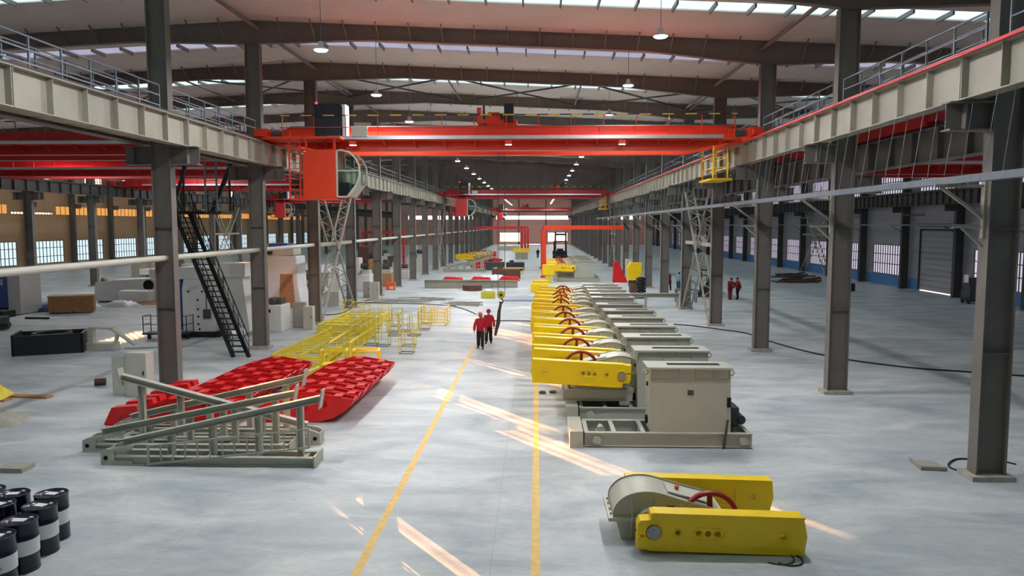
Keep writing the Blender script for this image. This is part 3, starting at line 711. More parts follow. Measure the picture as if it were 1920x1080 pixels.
# ------------------------------------------------------------------ pump-drive units, skids and grey boxes right of the lane
def crank_mesh():
    L0, L1, hh, th = -0.28, 2.78, 0.36, 0.15
    m = M()
    poly = [(-0.28, -0.34), (-0.28, -0.12), (-0.02, -0.1), (-0.02, -0.05), (-0.28, -0.05), (-0.28, 0.12), (-0.24, 0.2), (-0.05, 0.22), (-0.05, 0.34), (0.02, 0.36),
            (2.70, 0.36), (2.78, 0.0), (2.74, -0.36), (-0.05, -0.36), (-0.1, -0.34)]
    m.prism(poly, 'xz', -th, th)
    o = m.obj('crank_arm', YEL)
    c = M()
    for x, r in ((0.45, 0.05), (0.83, 0.062), (1.0, 0.062), (1.17, 0.062), (2.36, 0.06)): c.cyl((x, -0.3, -0.01), (x, 0.3, -0.01), r, n=18)
    cut(o, c)
    # recessed panel on the inner (+y) face
    c = M().box(1.0, 2.0, 0.10, 0.3, -0.16, 0.16); cut(o, c)
    return o
arm0 = crank_mesh(); ARM = arm0.data; bpy.data.objects.remove(arm0, do_unlink=True)
ARMR = M().torus((0, -0.15, 0), 0.155, 0.018, 'y', 24, 6).box(0.0, 2.72, -0.175, -0.15, 0.33, 0.36).mesh('boss_ring', YEL)
rg = M()
for x, r in ((0.45, 0.075), (2.36, 0.09)): rg.torus((x, -0.15, -0.01), r, 0.012, 'y', 20, 5)
rg.tube([(0.8, -0.155, 0.1), (1.2, -0.155, 0.1), (1.29, -0.155, 0.03), (1.29, -0.155, -0.05), (1.2, -0.155, -0.12), (0.8, -0.155, -0.12), (0.72, -0.155, -0.05), (0.72, -0.155, 0.03), (0.8, -0.155, 0.1)], 0.011, 5)
RINGS = rg.mesh('cast_rims', YEL)
SHD = M().cyl((0, -0.2, 0), (0, -0.12, 0), 0.125, n=20).box(-0.03, 0.03, -0.21, -0.2, -0.05, 0.06).mesh('shaft_end', SHAFT)
prof = [(-0.66, 0.0), (-0.66, 0.08), (-0.645, 0.16), (-0.60, 0.25), (-0.53, 0.33), (-0.44, 0.40), (-0.33, 0.45), (-0.2, 0.485), (-0.06, 0.50), (0.08, 0.495), (0.22, 0.47), (0.36, 0.43), (0.52, 0.38), (0.8, 0.30), (1.22, 0.20), (1.34, 0.16), (1.39, 0.09), (1.4, 0.0)]
gm = M().prism(prof, 'xz', -0.5, 0.5, True)
cap_ = M()
for p, q in zip(prof, prof[1:]):                                    # rim of the cover standing proud of its sides
    for y in (-0.52, 0.5): cap_.add([(p[0], y, p[1]), (q[0], y, q[1]), (q[0] * 1.015, y, q[1] + 0.03), (p[0] * 1.015, y, p[1] + 0.03), (p[0], y + 0.02, p[1]), (q[0], y + 0.02, q[1]), (q[0] * 1.015, y + 0.02, q[1] + 0.03), (p[0] * 1.015, y + 0.02, p[1] + 0.03)],
        [(0, 1, 2, 3), (4, 7, 6, 5), (3, 2, 6, 7), (0, 4, 5, 1)])
gm.add(cap_.v, cap_.f)
gm.prism([(-0.60, -0.03), (-0.5, -0.44), (-0.4, -0.47), (1.15, -0.47), (1.25, -0.4), (1.34, -0.03)], 'xz', -0.46, 0.46)
gm.box(-0.76, 1.5, -0.6, 0.6, -0.035, 0.03)                        # parting flange
for x in (-0.32, 0.12, 0.62, 1.05):
    z = 0.42 if x < 0.3 else (0.32 if x < 0.9 else 0.2)
    for s in (-1, 1): gm.prism([(s * 0.5, 0.03), (s * 0.61, 0.03), (s * 0.55, z * 0.7), (s * 0.5, z)], 'yz', x - 0.015, x + 0.015)
    for s in (-1, 1): gm.prism([(s * 0.46, -0.03), (s * 0.58, -0.03), (s * 0.52, -0.42), (s * 0.46, -0.42)], 'yz', x - 0.012, x + 0.012)
gm.cyl((0, -0.68, 0), (0, 0.68, 0), 0.22, n=20).cyl((1.1, -0.62, -0.02), (1.1, 0.62, -0.02), 0.12, n=14).box(-0.55, 1.25, -0.55, 0.55, -0.5, -0.44)
for x in (-0.7,):
    for y in (-0.4, -0.15, 0.15, 0.4): gm.cyl((x, y, -0.06), (x, y, 0.07), 0.02, n=6)
GBX = gm.mesh('gearbox_housing', MGREY2)
COVER = M().prism([(0.40, 0.43), (1.15, 0.235), (1.16, 0.26), (0.41, 0.455)], 'xz', -0.26, 0.26).mesh('inspection_cover', CABG)
PLATE = M().box(0.35, 0.5, -0.512, -0.505, 0.16, 0.26).mesh('maker_plate', STEEL_D)
wm = M().torus((0, 0, 0), 0.52, 0.05, 'y', 36, 8, rs=1.4).cyl((0, -0.1, 0), (0, 0.1, 0), 0.11, n=14)
for i in range(5):
    a = 2 * PI * i / 5 + 0.35; wm.prism([(0, -0.06), (0.5, -0.045), (0.5, 0.045), (0, 0.06)], 'xz', -0.03, 0.03)
    T = Matrix.Rotation(-a, 4, 'Y'); wm.rot(T, len(wm.v) - 8)
WHL = wm.mesh('brake_wheel', WHEEL)
BOLT = M().sphere((0, 0, 0.0), 0.05).cyl((0, 0, -0.1), (0, 0, 0), 0.03, n=8).mesh('filler_cap', HORG)
def child(name, me, par, loc=(0, 0, 0), rz=0.0, ry=0.0):
    o = bpy.data.objects.new(name, me); COL.objects.link(o); o.parent = par; o.location = loc; o.rotation_euler = (0, ry, rz); return o
def gear_unit(label, loc, rz, tilt=0.0, cap=True):
    """output shaft at the origin of the thing, arms reach along +x"""
    t = thing('crank_gear_unit', label, 'gear unit', loc, rz)
    h = child('gearbox_housing', GBX, t, ry=tilt * 0.3); child('inspection_cover', COVER, h); child('maker_plate', PLATE, h)
    if cap: child('filler_cap', BOLT, h, (0.62, 0, 0.44))
    for s, y in ((0, -0.98), (1, 0.98)):
        a = child('crank_arm', ARM, t, (0, y, 0), ry=tilt)
        if s: a.rotation_euler = (PI, tilt, 0)
        child('boss_ring', ARMR, a); child('cast_rims', RINGS, a); child('shaft_end', SHD, a)
    wl = child('brake_wheel', WHL, t, (1.2, -0.36 if rz == 0 else 0.36, -0.06 if rz == 0 else 0.1))
    return t
g0 = gear_unit('foreground gearbox on the floor with two yellow crank arms pointing right', (2.14, 14.5, 0.43), 0.0, 0.022)
# make the wheel peep out between box and near arm, black cable on the floor
cb = M().torus((4.52, 13.22, 0.02), 0.26, 0.014, 'z', 24, 6, -PI * 0.8, PI * 0.25).torus((4.35, 13.3, 0.02), 0.3, 0.012, 'z', 24, 6, -PI * 0.75, PI * 0.1)
tag(cb.obj('loose_cable', RUBBER), 'short black cable looped on the floor under the foreground crank arm', 'cable')

SK = M()                                                            # skid, local x 0..4.85, y 0..2
for y in (0.09, 1.4): SK.ibeam((0.35, y, 0.215), (4.85, y, 0.215), 0.38, 0.16, 0.022)
for x in (0.4, 1.15, 1.95, 4.2, 4.78): SK.ibeam((x, 0.15, 0.23), (x, 1.35, 0.23), 0.34, 0.12, 0.018, up=(0, 0, 1))
SKM = SK.mesh('skid_frame', MGREY)
SKE = M().box(-0.06, 0.3, -0.08, 1.52, 0.0, 0.46).mesh('end_block', MGREY)
SKR = M().cyl((0, -0.03, 0.2), (0, 0.08, 0.2), 0.115, n=20).mesh('roller_end', MGREY2)
SKT = M().cyl((0.85, 0.8, 0.28), (0.85, 1.1, 0.28), 0.09, n=14).box(0.72, 0.98, 0.75, 1.15, 0.05, 0.2).mesh('pipe_clamp', MGREY)
bx = M().prism([(2.13, 0.40), (4.30, 0.40), (4.26, 2.14), (2.10, 2.14)], 'xz', 0.16, 1.02)
bx.box(2.02, 4.30, 0.06, 1.06, 2.14, 2.19)
for x in (2.12, 2.9, 3.35, 3.8, 4.22): bx.prism([(0.07, 2.14), (0.16, 2.14), (0.16, 1.78), (0.14, 1.78)], 'yz', x - 0.008, x + 0.008)
bx.box(2.12, 4.26, 0.145, 0.16, 1.84, 1.86)
BXM = bx.mesh('box_housing', MGREY)
BXS = M().box(2.62, 4.05, 0.45, 0.72, 2.186, 2.196).mesh('top_slot', HOLE)
BXP = M().box(3.12, 3.28, 0.148, 0.158, 1.42, 1.56).mesh('maker_plate', STEEL_D)
bl = M()
bl.torus((0, 0.3, 2.02), 0.07, 0.02, 'y', 14, 6)
BXL = bl.mesh('lifting_eye', MGREY)
BXH = M().box(4.18, 4.28, 0.12, 0.16, 1.1, 1.36).mesh('front_slot', HOLE); BXH2 = M().box(2.07, 2.13, 0.5, 0.6, 1.6, 1.7).mesh('side_slot', HOLE); BXH3 = M().cyl((2.07, 0.7, 0.62), (2.15, 0.7, 0.62), 0.12, n=14).mesh('round_opening', HOLE)
MOT = M().box(4.34, 4.6, 0.5, 1.2, 0.46, 1.0).cyl((4.66, 0.5, 0.66), (4.66, 1.1, 0.66), 0.13, n=14).mesh('motor_bracket', NAVY)
STR = M().prism([(4.02, -0.1), (4.1, -0.1), (4.2, 0.8), (4.14, 0.8)], 'xz', -0.03, -0.01).mesh('loose_strut', STEEL_D)
YB_ = [20.0, 22.75, 25.5, 28.3, 31.0, 33.5, 36.1, 39.6, 42.0, 44.2, 46.4, 48.5]
for i, y in enumerate(YB_):
    x0 = 0.97 + (0.02 if i else 0)
    t = thing('box_skid', 'grey steel box on a skid, %s of the row%s' % (['nearest', 'second', 'third', 'fourth', 'fifth', 'sixth', 'seventh', 'eighth', 'ninth', 'tenth', 'eleventh', 'farthest'][i], ', no gearbox on it' if i == 0 else ''), 'machine skid', (x0 - (0.1 if 5 < i < 8 else 0), y, 0))
    child('skid_frame', SKM, t); child('end_block', SKE, t); child('roller_end', SKR, t, (0.68, 0, 0)); child('roller_end', SKR, t, (4.62, 0, 0))
    b = child('box_housing', BXM, t); child('top_slot', BXS, b); child('maker_plate', BXP, b); child('lifting_eye', BXL, b, (2.0, 0, 0)); child('lifting_eye', BXL, b, (4.32, 0, 0)); child('front_slot', BXH, b); child('side_slot', BXH2, b); child('round_opening', BXH3, b)
    if i == 0: child('pipe_clamp', SKT, t); child('loose_strut', STR, t)
    if i < 2: child('motor_bracket', MOT, t)
    if i > 0:
        f = M()
        for yy in (0.3, 1.7): f.ibeam((-0.1, yy, 0.72), (2.0, yy, 0.72), 0.34, 0.16, 0.02)
        for xx in (-0.02, 0.6, 1.9): f.ibeam((xx, 0.36, 0.72), (xx, 1.64, 0.72), 0.3, 0.12, 0.02)
        for xx in (0.12, 1.75):
            for yy in (0.3, 1.7): f.box(xx - 0.15, xx + 0.15, yy - 0.12, yy + 0.12, 0.42, 0.56)
        f.box(0.1, 1.85, 0.4, 1.6, 0.88, 0.93)
        f.obj('gear_subframe', MGREY, t, loc=(0.0, 0.15, 0))
        u = gear_unit('gear unit with yellow crank arms pointing left on the %s grey skid of the row' % NTH[i], (x0 + 1.62 + (-0.1 if 4 < i < 8 else (0.3 if i > 9 else 0)), y + 1.15, 1.40), PI, -0.055)

# ------------------------------------------------------------------ red curved head plates, two ranks
out = [(0, 0.35), (0.45, 0.62), (1.45, 0.93), (1.95, 0.93), (3.10, 0.72), (2.98, 0.5), (2.78, 0.32), (2.45, 0.14), (2.05, 0.03), (1.6, 0.0), (0.75, 0.0), (0.15, 0.08)]
TH = 0.46
def hh_mesh():
    m = M(); m.prism(out, 'xz', 0, 0.03); m.prism(out, 'xz', TH - 0.03, TH)
    for p, q in zip(out[4:], out[5:] + [out[0]]):                    # curved bottom and ends
        d = Vector((q[0] - p[0], q[1] - p[1])).normalized() * 0.0; m.bar((p[0], TH / 2, p[1] + 0.015), (q[0], TH / 2, q[1] + 0.015), TH - 0.06, 0.03, (0, 0, 1))
    o = m.obj('head', HRED)
    return o
ho = M().prism(out, 'xz', 0, 0.03).obj('side_plate', HRED)
cut(ho, M().cyl((1.55, -0.1, 0.47), (1.55, 0.2, 0.47), 0.13, n=20).cyl((2.15, -0.1, 0.58), (2.15, 0.2, 0.58), 0.13, n=20).cyl((0.55, -0.1, 0.34), (0.55, 0.2, 0.34), 0.1, n=20))
HSIDE = ho.data; bpy.data.objects.remove(ho, do_unlink=True)
hm = M()
for p, q in zip(out[4:], out[5:] + [out[0]]): hm.bar((p[0], TH / 2, p[1] + 0.012), (q[0], TH / 2, q[1] + 0.012), TH - 0.06, 0.025, (0, 0, 1))
for x in (0.75, 1.3, 2.2, 2.75): hm.box(x - 0.012, x + 0.012, 0.03, TH - 0.03, 0.2 if x < 2.5 else 0.4, (0.62 if x < 1 else 0.8) - (0.12 if x > 2.5 else 0))
def tie(x): z = 0.93 if 1.45 <= x <= 1.95 else (0.93 - (x - 1.95) * 0.183 if x > 1.95 else 0.62 + (x - 0.45) * 0.31); return z
TIES = []
for xs in ((0.9, 1.75, 2.6), (1.2, 2.15, 2.85)):
    a = M(); a.add(hm.v, hm.f)
    for x in xs: z = tie(x); a.box(x - 0.13, x + 0.13, 0.0, TH, z - 0.04, z + 0.01)
    TIES.append(a.mesh('curved_web', HRED))
def head_plate(label, x, y, i, rz=0.0, z=0.0, group=None):
    t = thing('curved_head_plate', label, 'steel plate', (x, y, z), rz, group)
    child('side_plate', HSIDE, t); child('side_plate', HSIDE, t, (0, TH - 0.03, 0)); child('curved_web', TIES[i % 2], t)
    return t
for i in range(11):
    lab = 'bright red curved plate assembly, front one of the right rank beside the lane' if i == 0 else 'red curved plate assembly, %s from the front in the right rank' % NTH[i]
    head_plate(lab, -8.62 + 0.012 * i + random.uniform(-.04, .04), 22.3 + 0.585 * i, i)
for i in range(12):
    head_plate('red curved plate assembly, %s from the front in the left rank by the column' % NTH[i], -11.95 + 0.02 * i + random.uniform(-.04, .04), 21.6 + 0.585 * i, i + 1)
for i in range(6):
    b = M().prism([(0, 0.05), (0.25, 0.55), (1.0, 0.62), (1.05, 0.45), (0.5, 0.3), (0.4, 0.0), (0.05, 0.0)], 'xz', -0.16, 0.16)
    o = b.obj('red_bracket', HRED); o.location = (-12.95 + 0.02 * i, 21.9 + 0.74 * i, 0); o.rotation_euler = (0, 0, 0.15 * math.sin(i * 2.1))
    if 26 < o.location.y < 27.8: o.location.x += 0.35
    tag(o, 'small bent red bracket, %s from the front along the left edge of the red ranks' % NTH[i], 'bracket')

# ------------------------------------------------------------------ grey triangular frames piled in front
def beam(m, p, q, h=0.2, b=0.16): m.ibeam(p, q, h, b, 0.02); return m
def tri_frame(label, L, hgt, loc, rz=0.0, flip=False, ladder=False, d=0.55):
    t = thing('triangular_frame', label, 'steel frame', loc, rz)
    T = Matrix.Scale(-1, 4, (1, 0, 0)) if flip else Matrix.Identity(4)
    m = M()
    for y in (0, d): beam(m, (0.3, y, 0.12), (L, y, 0.12), 0.22)
    for x in (1.6, 2.6, 3.8, L - 0.3): m.bar((x, 0, 0.12), (x, d, 0.12), 0.1, 0.16)
    m.box(L - 0.02, L + 0.02, -0.12, d + 0.12, 0.0, 0.28); m.rot(T).obj('bottom_frame', MGREY, t)
    m = M(); beam(m, (0.35, d / 2, 0.5), (L + 0.1, d / 2, hgt), 0.17, 0.2); m.bar((L + 0.08, d / 2, hgt - 0.24), (L + 0.16, d / 2, hgt + 0.24), 0.3, 0.03, (1, 0, 0))
    m.rot(T).obj('sloping_beam', MGREY, t)
    for f in (0.30, 0.50, 0.72, 0.92):
        x = L * f; zt = 0.5 + (x - 0.35) / (L - 0.25) * (hgt - 0.5); M().ibeam((x, d / 2, 0.2), (x, d / 2, zt - 0.08), 0.16, 0.14, 0.02, up=(1, 0, 0)).rot(T).obj('post', MGREY, t)
    m = M().prism([(-0.05, 0), (0.75, 0), (0.75, 0.12), (0.3, 0.12), (0.3, 0.36), (0.75, 0.4), (0.8, 0.52), (0.1, 0.40), (-0.05, 0.33)], 'xz', -0.06, 0.0)
    m.prism([(-0.05, 0), (0.75, 0), (0.75, 0.12), (0.3, 0.12), (0.3, 0.36), (0.75, 0.4), (0.8, 0.52), (0.1, 0.40), (-0.05, 0.33)], 'xz', d, d + 0.06).box(-0.05, -0.02, 0, d, 0, 0.33)
    m.rot(T).obj('end_bracket', MGREY, t)
    M().cyl((0.08, -0.075, 0.19), (0.08, -0.055, 0.19), 0.055, n=14).rot(T).obj('pin_hole', HOLE, t)
    if ladder:
        m = M(); a, b2 = Vector((1.2, -0.12, 0.52)), Vector((L - 0.1, -0.12, 0.98)); dz = Vector((0, 0, -0.46))
        m.bar(a, b2, 0.045).bar(a + dz, b2 + dz, 0.045)
        for i in range(14): p = a.lerp(b2, i / 13); m.bar(p, p + dz, 0.03)
        m.bar((1.2, -0.12, 0.55), (1.2, -0.12, 0.02), 0.05)
        m.rot(T).obj('ladder_rail', MGREY, t)
    return t
tri_frame('grey triangular steel frame with a ladder rail, front one of the pile', 5.35, 1.66, (-10.85, 18.15, 0), 0.0, ladder=True)
tri_frame('grey triangular steel frame, second in the pile, its end plate lower', 5.45, 1.55, (-11.93, 19.15, 0), 0.02, d=0.4)
tri_frame('grey triangular steel frame at the back of the pile against the red plates', 5.3, 1.68, (-12.0, 20.75, 0), 0.0, d=0.35)
tri_frame('grey triangular frame facing the other way, its beam crossing the others down to the right', 5.3, 1.85, (-5.95, 20.0, 0), 0.03, flip=True, d=0.35)

# ------------------------------------------------------------------ yellow guards and cages
def guard(label, L, W, H, loc, rz, group=None, tilt=0.0):
    t = thing('yellow_guard_frame', label, 'guard frame', loc, rz, group)
    m = M()
    for y in (0, W):
        for z in ((0.04, H * 0.5, H) if H > 0.8 else (0.05, H)): m.bar((0, y, z), (L, y, z), 0.05 if H > 0.8 else 0.09, 0.05 if H > 0.8 else 0.08)
        n = max(2, int(L / 1.1))
        for i in range(n + 1): m.bar((L * i / n, y, 0), (L * i / n, y, H), 0.045)
    m.obj('side_rails', YELF, t)
    m = M(); n = int(L / 1.3)
    for i in range(n + 1): m.bar((L * i / n, 0, 0.04), (L * i / n, W, 0.04), 0.045)
    if W > 1.2: m.bar((0, W * 0.5, H * 0.8), (L, W * 0.5, H * 0.8), 0.07, 0.12)
    m.bar((0, 0, H * 0.5), (L, 0, H * 0.5), 0.04, H * 0.5 if W > 1.2 else 0.04)
    if W > 1.2: m.bar((0, W, H * 0.5), (L, W, H * 0.5), 0.04, H * 0.5)
    for i in range(n + 1):
        if W > 1.2: m.bar((L * i / n, 0, H * 0.9), (L * i / n, W, H * 0.9), 0.05)
    for z in (0.1, 0.35, 0.6, 0.85):
        if W > 1.2: m.box(-0.02, 0.04, 0, W, H * z, H * (z + 0.13))
    m.obj('base_bars', YELF, t)
    return t
a0 = PI / 2 - 0.03
guard('wide yellow ladder-like guard frame lying nearest, just beyond the red plates', 8.6, 2.3, 0.42, (-9.1, 31.7, 0), a0)
guard('wide yellow guard frame lying behind the nearest one, to its left', 6.6, 2.5, 0.5, (-9.6, 40.9, 0), a0)
guard('small flat yellow ladder frame wedged between the two red ranks', 1.8, 1.3, 0.2, (-8.9, 29.4, 0), a0)
guard('upright yellow guard rail frame at the right of the wide one', 3.6, 0.9, 0.95, (-8.0, 31.8, 0), a0 + 0.05)
guard('tall narrow yellow guard frame leaning right of the far wide one', 5.6, 0.5, 0.85, (-8.9, 37.4, 0), a0 + 0.04)
cg = thing('wire_cage', 'x', 'cage', (0, 0, 0))
m = M(); A, B, Hc = 0.62, 0.62, 1.05
for x in (0, A):
    for y in (0, B): m.bar((x, y, 0), (x, y, Hc), 0.025)
for z in (0.35, 0.7, Hc):
    m.bar((0, 0, z), (A, 0, z), 0.022).bar((0, 0, z), (0, B, z), 0.022).bar((A, 0, z), (A, B, z), 0.022)
m.bar((0, B, Hc), (A, B, Hc), 0.022).bar((0.3, 0, 0.35), (0.3, 0, Hc), 0.02)
m.obj('wire_frame', YELF, cg)
M().bar((0, 0, 0.02), (A, 0, 0.02), 0.04).bar((0, 0, 0.02), (0, B, 0.02), 0.04).bar((A, 0, 0.02), (A, B, 0.02), 0.04).bar((0, B, 0.02), (A, B, 0.02), 0.04).obj('base_ring', GALV, cg)
def FP(u, v, z=0.0):
    """a point of the floor (or level z) seen at photo pixel u, v"""
    R = cam.rotation_euler.to_matrix(); d = R @ Vector(((u - 960) / FPX, -(v - 540) / FPX, -1)); k = (z - CH) / d.z
    return d.x * k, d.y * k
cpos = [(762, 662), (767, 648), (718, 648), (740, 629), (776, 629), (795, 618), (759, 620), (737, 623), (696, 624), (692, 634), (694, 646), (685, 602), (670, 623), (672, 596), (722, 602), (745, 611), (800, 606), (704, 612), (648, 592)]
rows = ['nearest the lane, in front of all the others', 'just behind the front one', 'at the left of the group, front', 'in the middle of the group', 'right of the middle, by the lane', 'at the right edge of the group', 'behind the middle one', 'left of the middle', 'at the left edge, halfway back',
        'left, in front of the halfway one', 'left front, next to the thick yellow stands', 'at the far left of the group', 'beside the yellow guard frames', 'far left by the lattice bracing', 'at the back of the group', 'just in front of the back row', 'at the back right beside the long rack', 'left of centre near the back', 'at the foot of the lattice bracing']
used = False
for i, (u, v) in enumerate(cpos):
    x, y = FP(u, v)
    lab = 'thin yellow wire cage stand, %s' % rows[i]
    if i == 0: cg.location = (x - 0.3, y - 0.3, 0); cg['label'] = lab; cg['group'] = 'wire cage stands'
    else: dup(cg, (x - 0.3, y - 0.3, 0), 0.08 * math.sin(i * 3), lab, 'wire cage stands')
def stand(label, loc, rz):
    t = thing('yellow_step_stand', label, 'stand', loc, rz); m = M()
    for x in (0, 1.0):
        for y in (0, 0.7): m.bar((x, y, 0), (x, y, 1.0), 0.07)
    for y in (0, 0.7): m.bar((0, y, 1.0), (1.0, y, 1.0), 0.07).bar((0, y, 0.45), (1.0, y, 0.45), 0.05)
    for x in (0, 1.0): m.bar((x, 0, 1.0), (x, 0.7, 1.0), 0.07).bar((x, 0, 0.45), (x, 0.7, 0.45), 0.05)
    m.obj('stand_frame', YELF, t); M().box(0.05, 0.95, 0.02, 0.68, 0.44, 0.47).obj('step', YELF, t); return t
stand('thick yellow step stand behind the red plates, left of two', (-8.55, 29.2, 0), 0.12)
stand('thick yellow step stand behind the red plates, right of two', (-7.25, 29.2, 0), 0.12)
t = thing('yellow_rack', 'long yellow open rack of horizontal rails at the far right of the cages', 'rack', (-7.0, 44.2, 0), 0.0); m = M()
for y in (0, 1.2, 2.4):
    for z in (0.05, 0.25, 0.45, 0.65, 0.85): m.bar((0, y, z), (1.6, y, z), 0.03)
    for x in (0, 0.8, 1.6): m.bar((x, y, 0), (x, y, 1.05), 0.04)
for x in (0, 1.6): m.bar((x, 0, 1.05), (x, 2.4, 1.05), 0.05).bar((x, 0, 0.05), (x, 2.4, 0.05), 0.04)
m.obj('rack_frame', YELF, t); M().box(1.58, 1.64, 0.9, 1.2, 0.3, 1.1).obj('rack_panel', YEL, t)

# ------------------------------------------------------------------ steel stair
t = thing('steel_stair', 'black open steel stair rising left to a platform under the crane girder', 'stair', (0, 33.45, 0))
b0, b1 = Vector((-13.05, 0, 0)), Vector((-16.55, 2.1, 6.6)); wv = Vector((-0.72, 0, 0))
for s in (0, 1): M().bar(b0 + wv * s, b1 + wv * s, 0.07, 0.24, (0, 0, 1)).obj('stringer', BLACK, t)
m = M()
for i in range(1, 27): p = b0.lerp(b1, i / 27); m.bar(p + wv * 0.04, p + wv * 0.96, 0.24, 0.045, (0, 0, 1))
m.obj('treads', BLACK, t)
for s in (0, 1):
    m = M(); up = Vector((0, 0, 1.0)); m.bar(b0 + wv * s + up * 0.95, b1 + wv * s + up, 0.04).bar(b0 + wv * s + up * 0.5, b1 + wv * s + up * 0.5, 0.025)
    for i in range(0, 13): p = b0.lerp(b1, i / 12) + wv * s; m.bar(p, p + up, 0.025)
    m.obj('stair_handrail', BLACK, t)
M().box(-17.6, -15.0, 2.0, 3.6, 6.52, 6.66).obj('platform', BLACK, t)
m = M()
for x in (-17.6, -16.3, -15.0): m.bar((x, 3.6, 6.6), (x, 3.6, 7.7), 0.05)
for z in (7.1, 7.7): m.bar((-17.6, 3.6, z), (-15.0, 3.6, z), 0.04)
m.bar((-16.1, 3.6, 6.6), (-14.9, 3.6, 9.4), 0.18); m.obj('platform_rail', BLACK, t); M().bar((-17.4, 2.05, 6.6), (-16.6, 2.05, 8.9), 0.12).obj('brace', BLACK, t)
m = M()
for x in (-15.7, -15.15): m.bar((x, 2.0, 6.6), (x, 2.0, 9.3), 0.07)
for i in range(8): m.bar((-15.7, 2.0, 6.9 + 0.3 * i), (-15.15, 2.0, 6.9 + 0.3 * i), 0.035)
m.obj('upper_ladder', GALV, t)
for x in (-17.4, -15.1): M().bar((x, 3.4, 6.55), (x + 0.0, 3.4, 9.0), 0.08).obj('hanger', BLACK, t)

# ------------------------------------------------------------------ cabinets, columns' boxes
def cabinet(label, x, y, w_, d_, h_, m_, door=None):
    t = thing('control_cabinet', label, 'cabinet', (x, y, 0))
    M().box(0, w_, 0, d_, 0, h_).obj('body', m_, t, bevel=0.01)
    f = M().box(0.03, w_ - 0.03, -0.015, 0, 0.08, h_ - 0.05); f.obj('door', m_, t); M().box(w_ - 0.12, w_ - 0.08, -0.035, -0.015, h_ * 0.5, h_ * 0.5 + 0.15).obj('handle', BLACK, t)
    if door: M().box(-door, 0, d_ * 0.1, d_ * 0.1 + 0.03, 0.1, h_ - 0.12).obj('open_side_panel', CABG, t)
    return t
cabinet('pale control cabinet at the foot of the nearest left column, side door open', -14.35, 25.5, 0.75, 0.55, 1.55, CABG, 0.5)
cabinet('pale grey cabinet standing beside the third left column', -13.35, 42.4, 0.55, 0.5, 1.35, CABG)
cabinet('darker grey cabinet left of the pale one by the third left column', -14.25, 43.3, 0.75, 0.4, 1.5, STEEL_B)
cabinet('pale green-grey cabinet pair beside the fifth left column', -13.35, 60.2, 0.6, 0.5, 1.4, MGREY)
cabinet('low grey-green cabinet behind the pair by the fifth left column', -14.3, 61.5, 0.55, 0.5, 1.35, STEEL_B)
cabinet('white wall box cabinet between far right columns', 10.0, 84.6, 1.2, 0.6, 2.2, CABG)
t = thing('orange_tool_box', 'small orange box at the foot of the sixth left column', 'box', (-13.9, 69.0, 0)); M().box(0, 0.8, 0, 0.5, 0, 0.7).obj('body', HORG, t, bevel=0.02); M().box(0.3, 0.7, -0.02, 0, 0.1, 0.35).obj('label_plate', CABG, t)

# ------------------------------------------------------------------ oil drums
DB = M().lathe([(0.001, 0.0), (0.285, 0.0), (0.292, 0.02), (0.285, 0.04), (0.285, 0.29), (0.292, 0.3), (0.285, 0.31), (0.285, 0.58), (0.292, 0.59), (0.285, 0.6), (0.285, 0.86), (0.295, 0.875), (0.285, 0.89), (0.272, 0.885), (0.27, 0.868), (0.001, 0.866)], n=36).mesh('shell', DRUMB)
DW = M().lathe([(0.288, 0.315), (0.2885, 0.32), (0.2885, 0.57), (0.288, 0.575)], n=36).mesh('white_band', DRUMW)
DC = M().cyl((0.12, 0.14, 0.866), (0.12, 0.14, 0.885), 0.032, n=12).mesh('bung', DRUMW)
DC2 = M().cyl((-0.15, -0.1, 0.866), (-0.15, -0.1, 0.88), 0.02, n=10).mesh('vent_cap', DRUMW)
DP = M().box(-0.13, 0.09, -0.03, 0.11, 0.867, 0.87).mesh('paper_label', PAPER)
def drum(label, u, v, text=False, band=True):
    x, y = FP(u, v, 0.88); t = thing('oil_drum', label, 'drum', (x, y, 0), random.uniform(-.3, .3))
    child('shell', DB, t)
    wb = child('white_band', DW, t) if band else None
    child('bung', DC, t); child('vent_cap', DC2, t); child('paper_label', DP, t)
    if text:
        t.rotation_euler = (0, 0, 0)
        for s, z in (('150', 0.455), ('齿轮油', 0.375)):
            cu = bpy.data.curves.new('t', 'FONT'); cu.body = s; cu.size = 0.075; cu.align_x = 'CENTER'; cu.extrude = 0.001
            to = bpy.data.objects.new('t', cu); COL.objects.link(to); dg = bpy.context.evaluated_depsgraph_get()
            me = bpy.data.meshes.new_from_object(to.evaluated_get(dg)); bpy.data.objects.remove(to, do_unlink=True)
            for vtx in me.vertices:
                th = vtx.co.x / 0.289 + text; vtx.co = Vector((0.2895 * math.sin(th), -0.2895 * math.cos(th) - vtx.co.z * 0.2, z + vtx.co.y))
            me.materials.clear(); me.materials.append(BLACK); o = bpy.data.objects.new('printed_text', me); COL.objects.link(o); o.parent = wb
    return t
drum('navy oil drum with white band, farthest right of the drum group', 96, 925)
drum('navy oil drum with white band, second from the right, orange glint on its lid', 74, 947)
drum('navy oil drum with black print on its white band, front row', 36, 975, text=-0.1)
drum('navy oil drum with white band cut by the bottom left corner', -8, 1004, text=0.45)
drum('navy oil drum in the back row beside the farthest right one', 24, 925)
drum('dark brown-black oil drum in the middle of the group', -4, 944, band=False)
drum('navy oil drum at the left edge, back row', -22, 918)

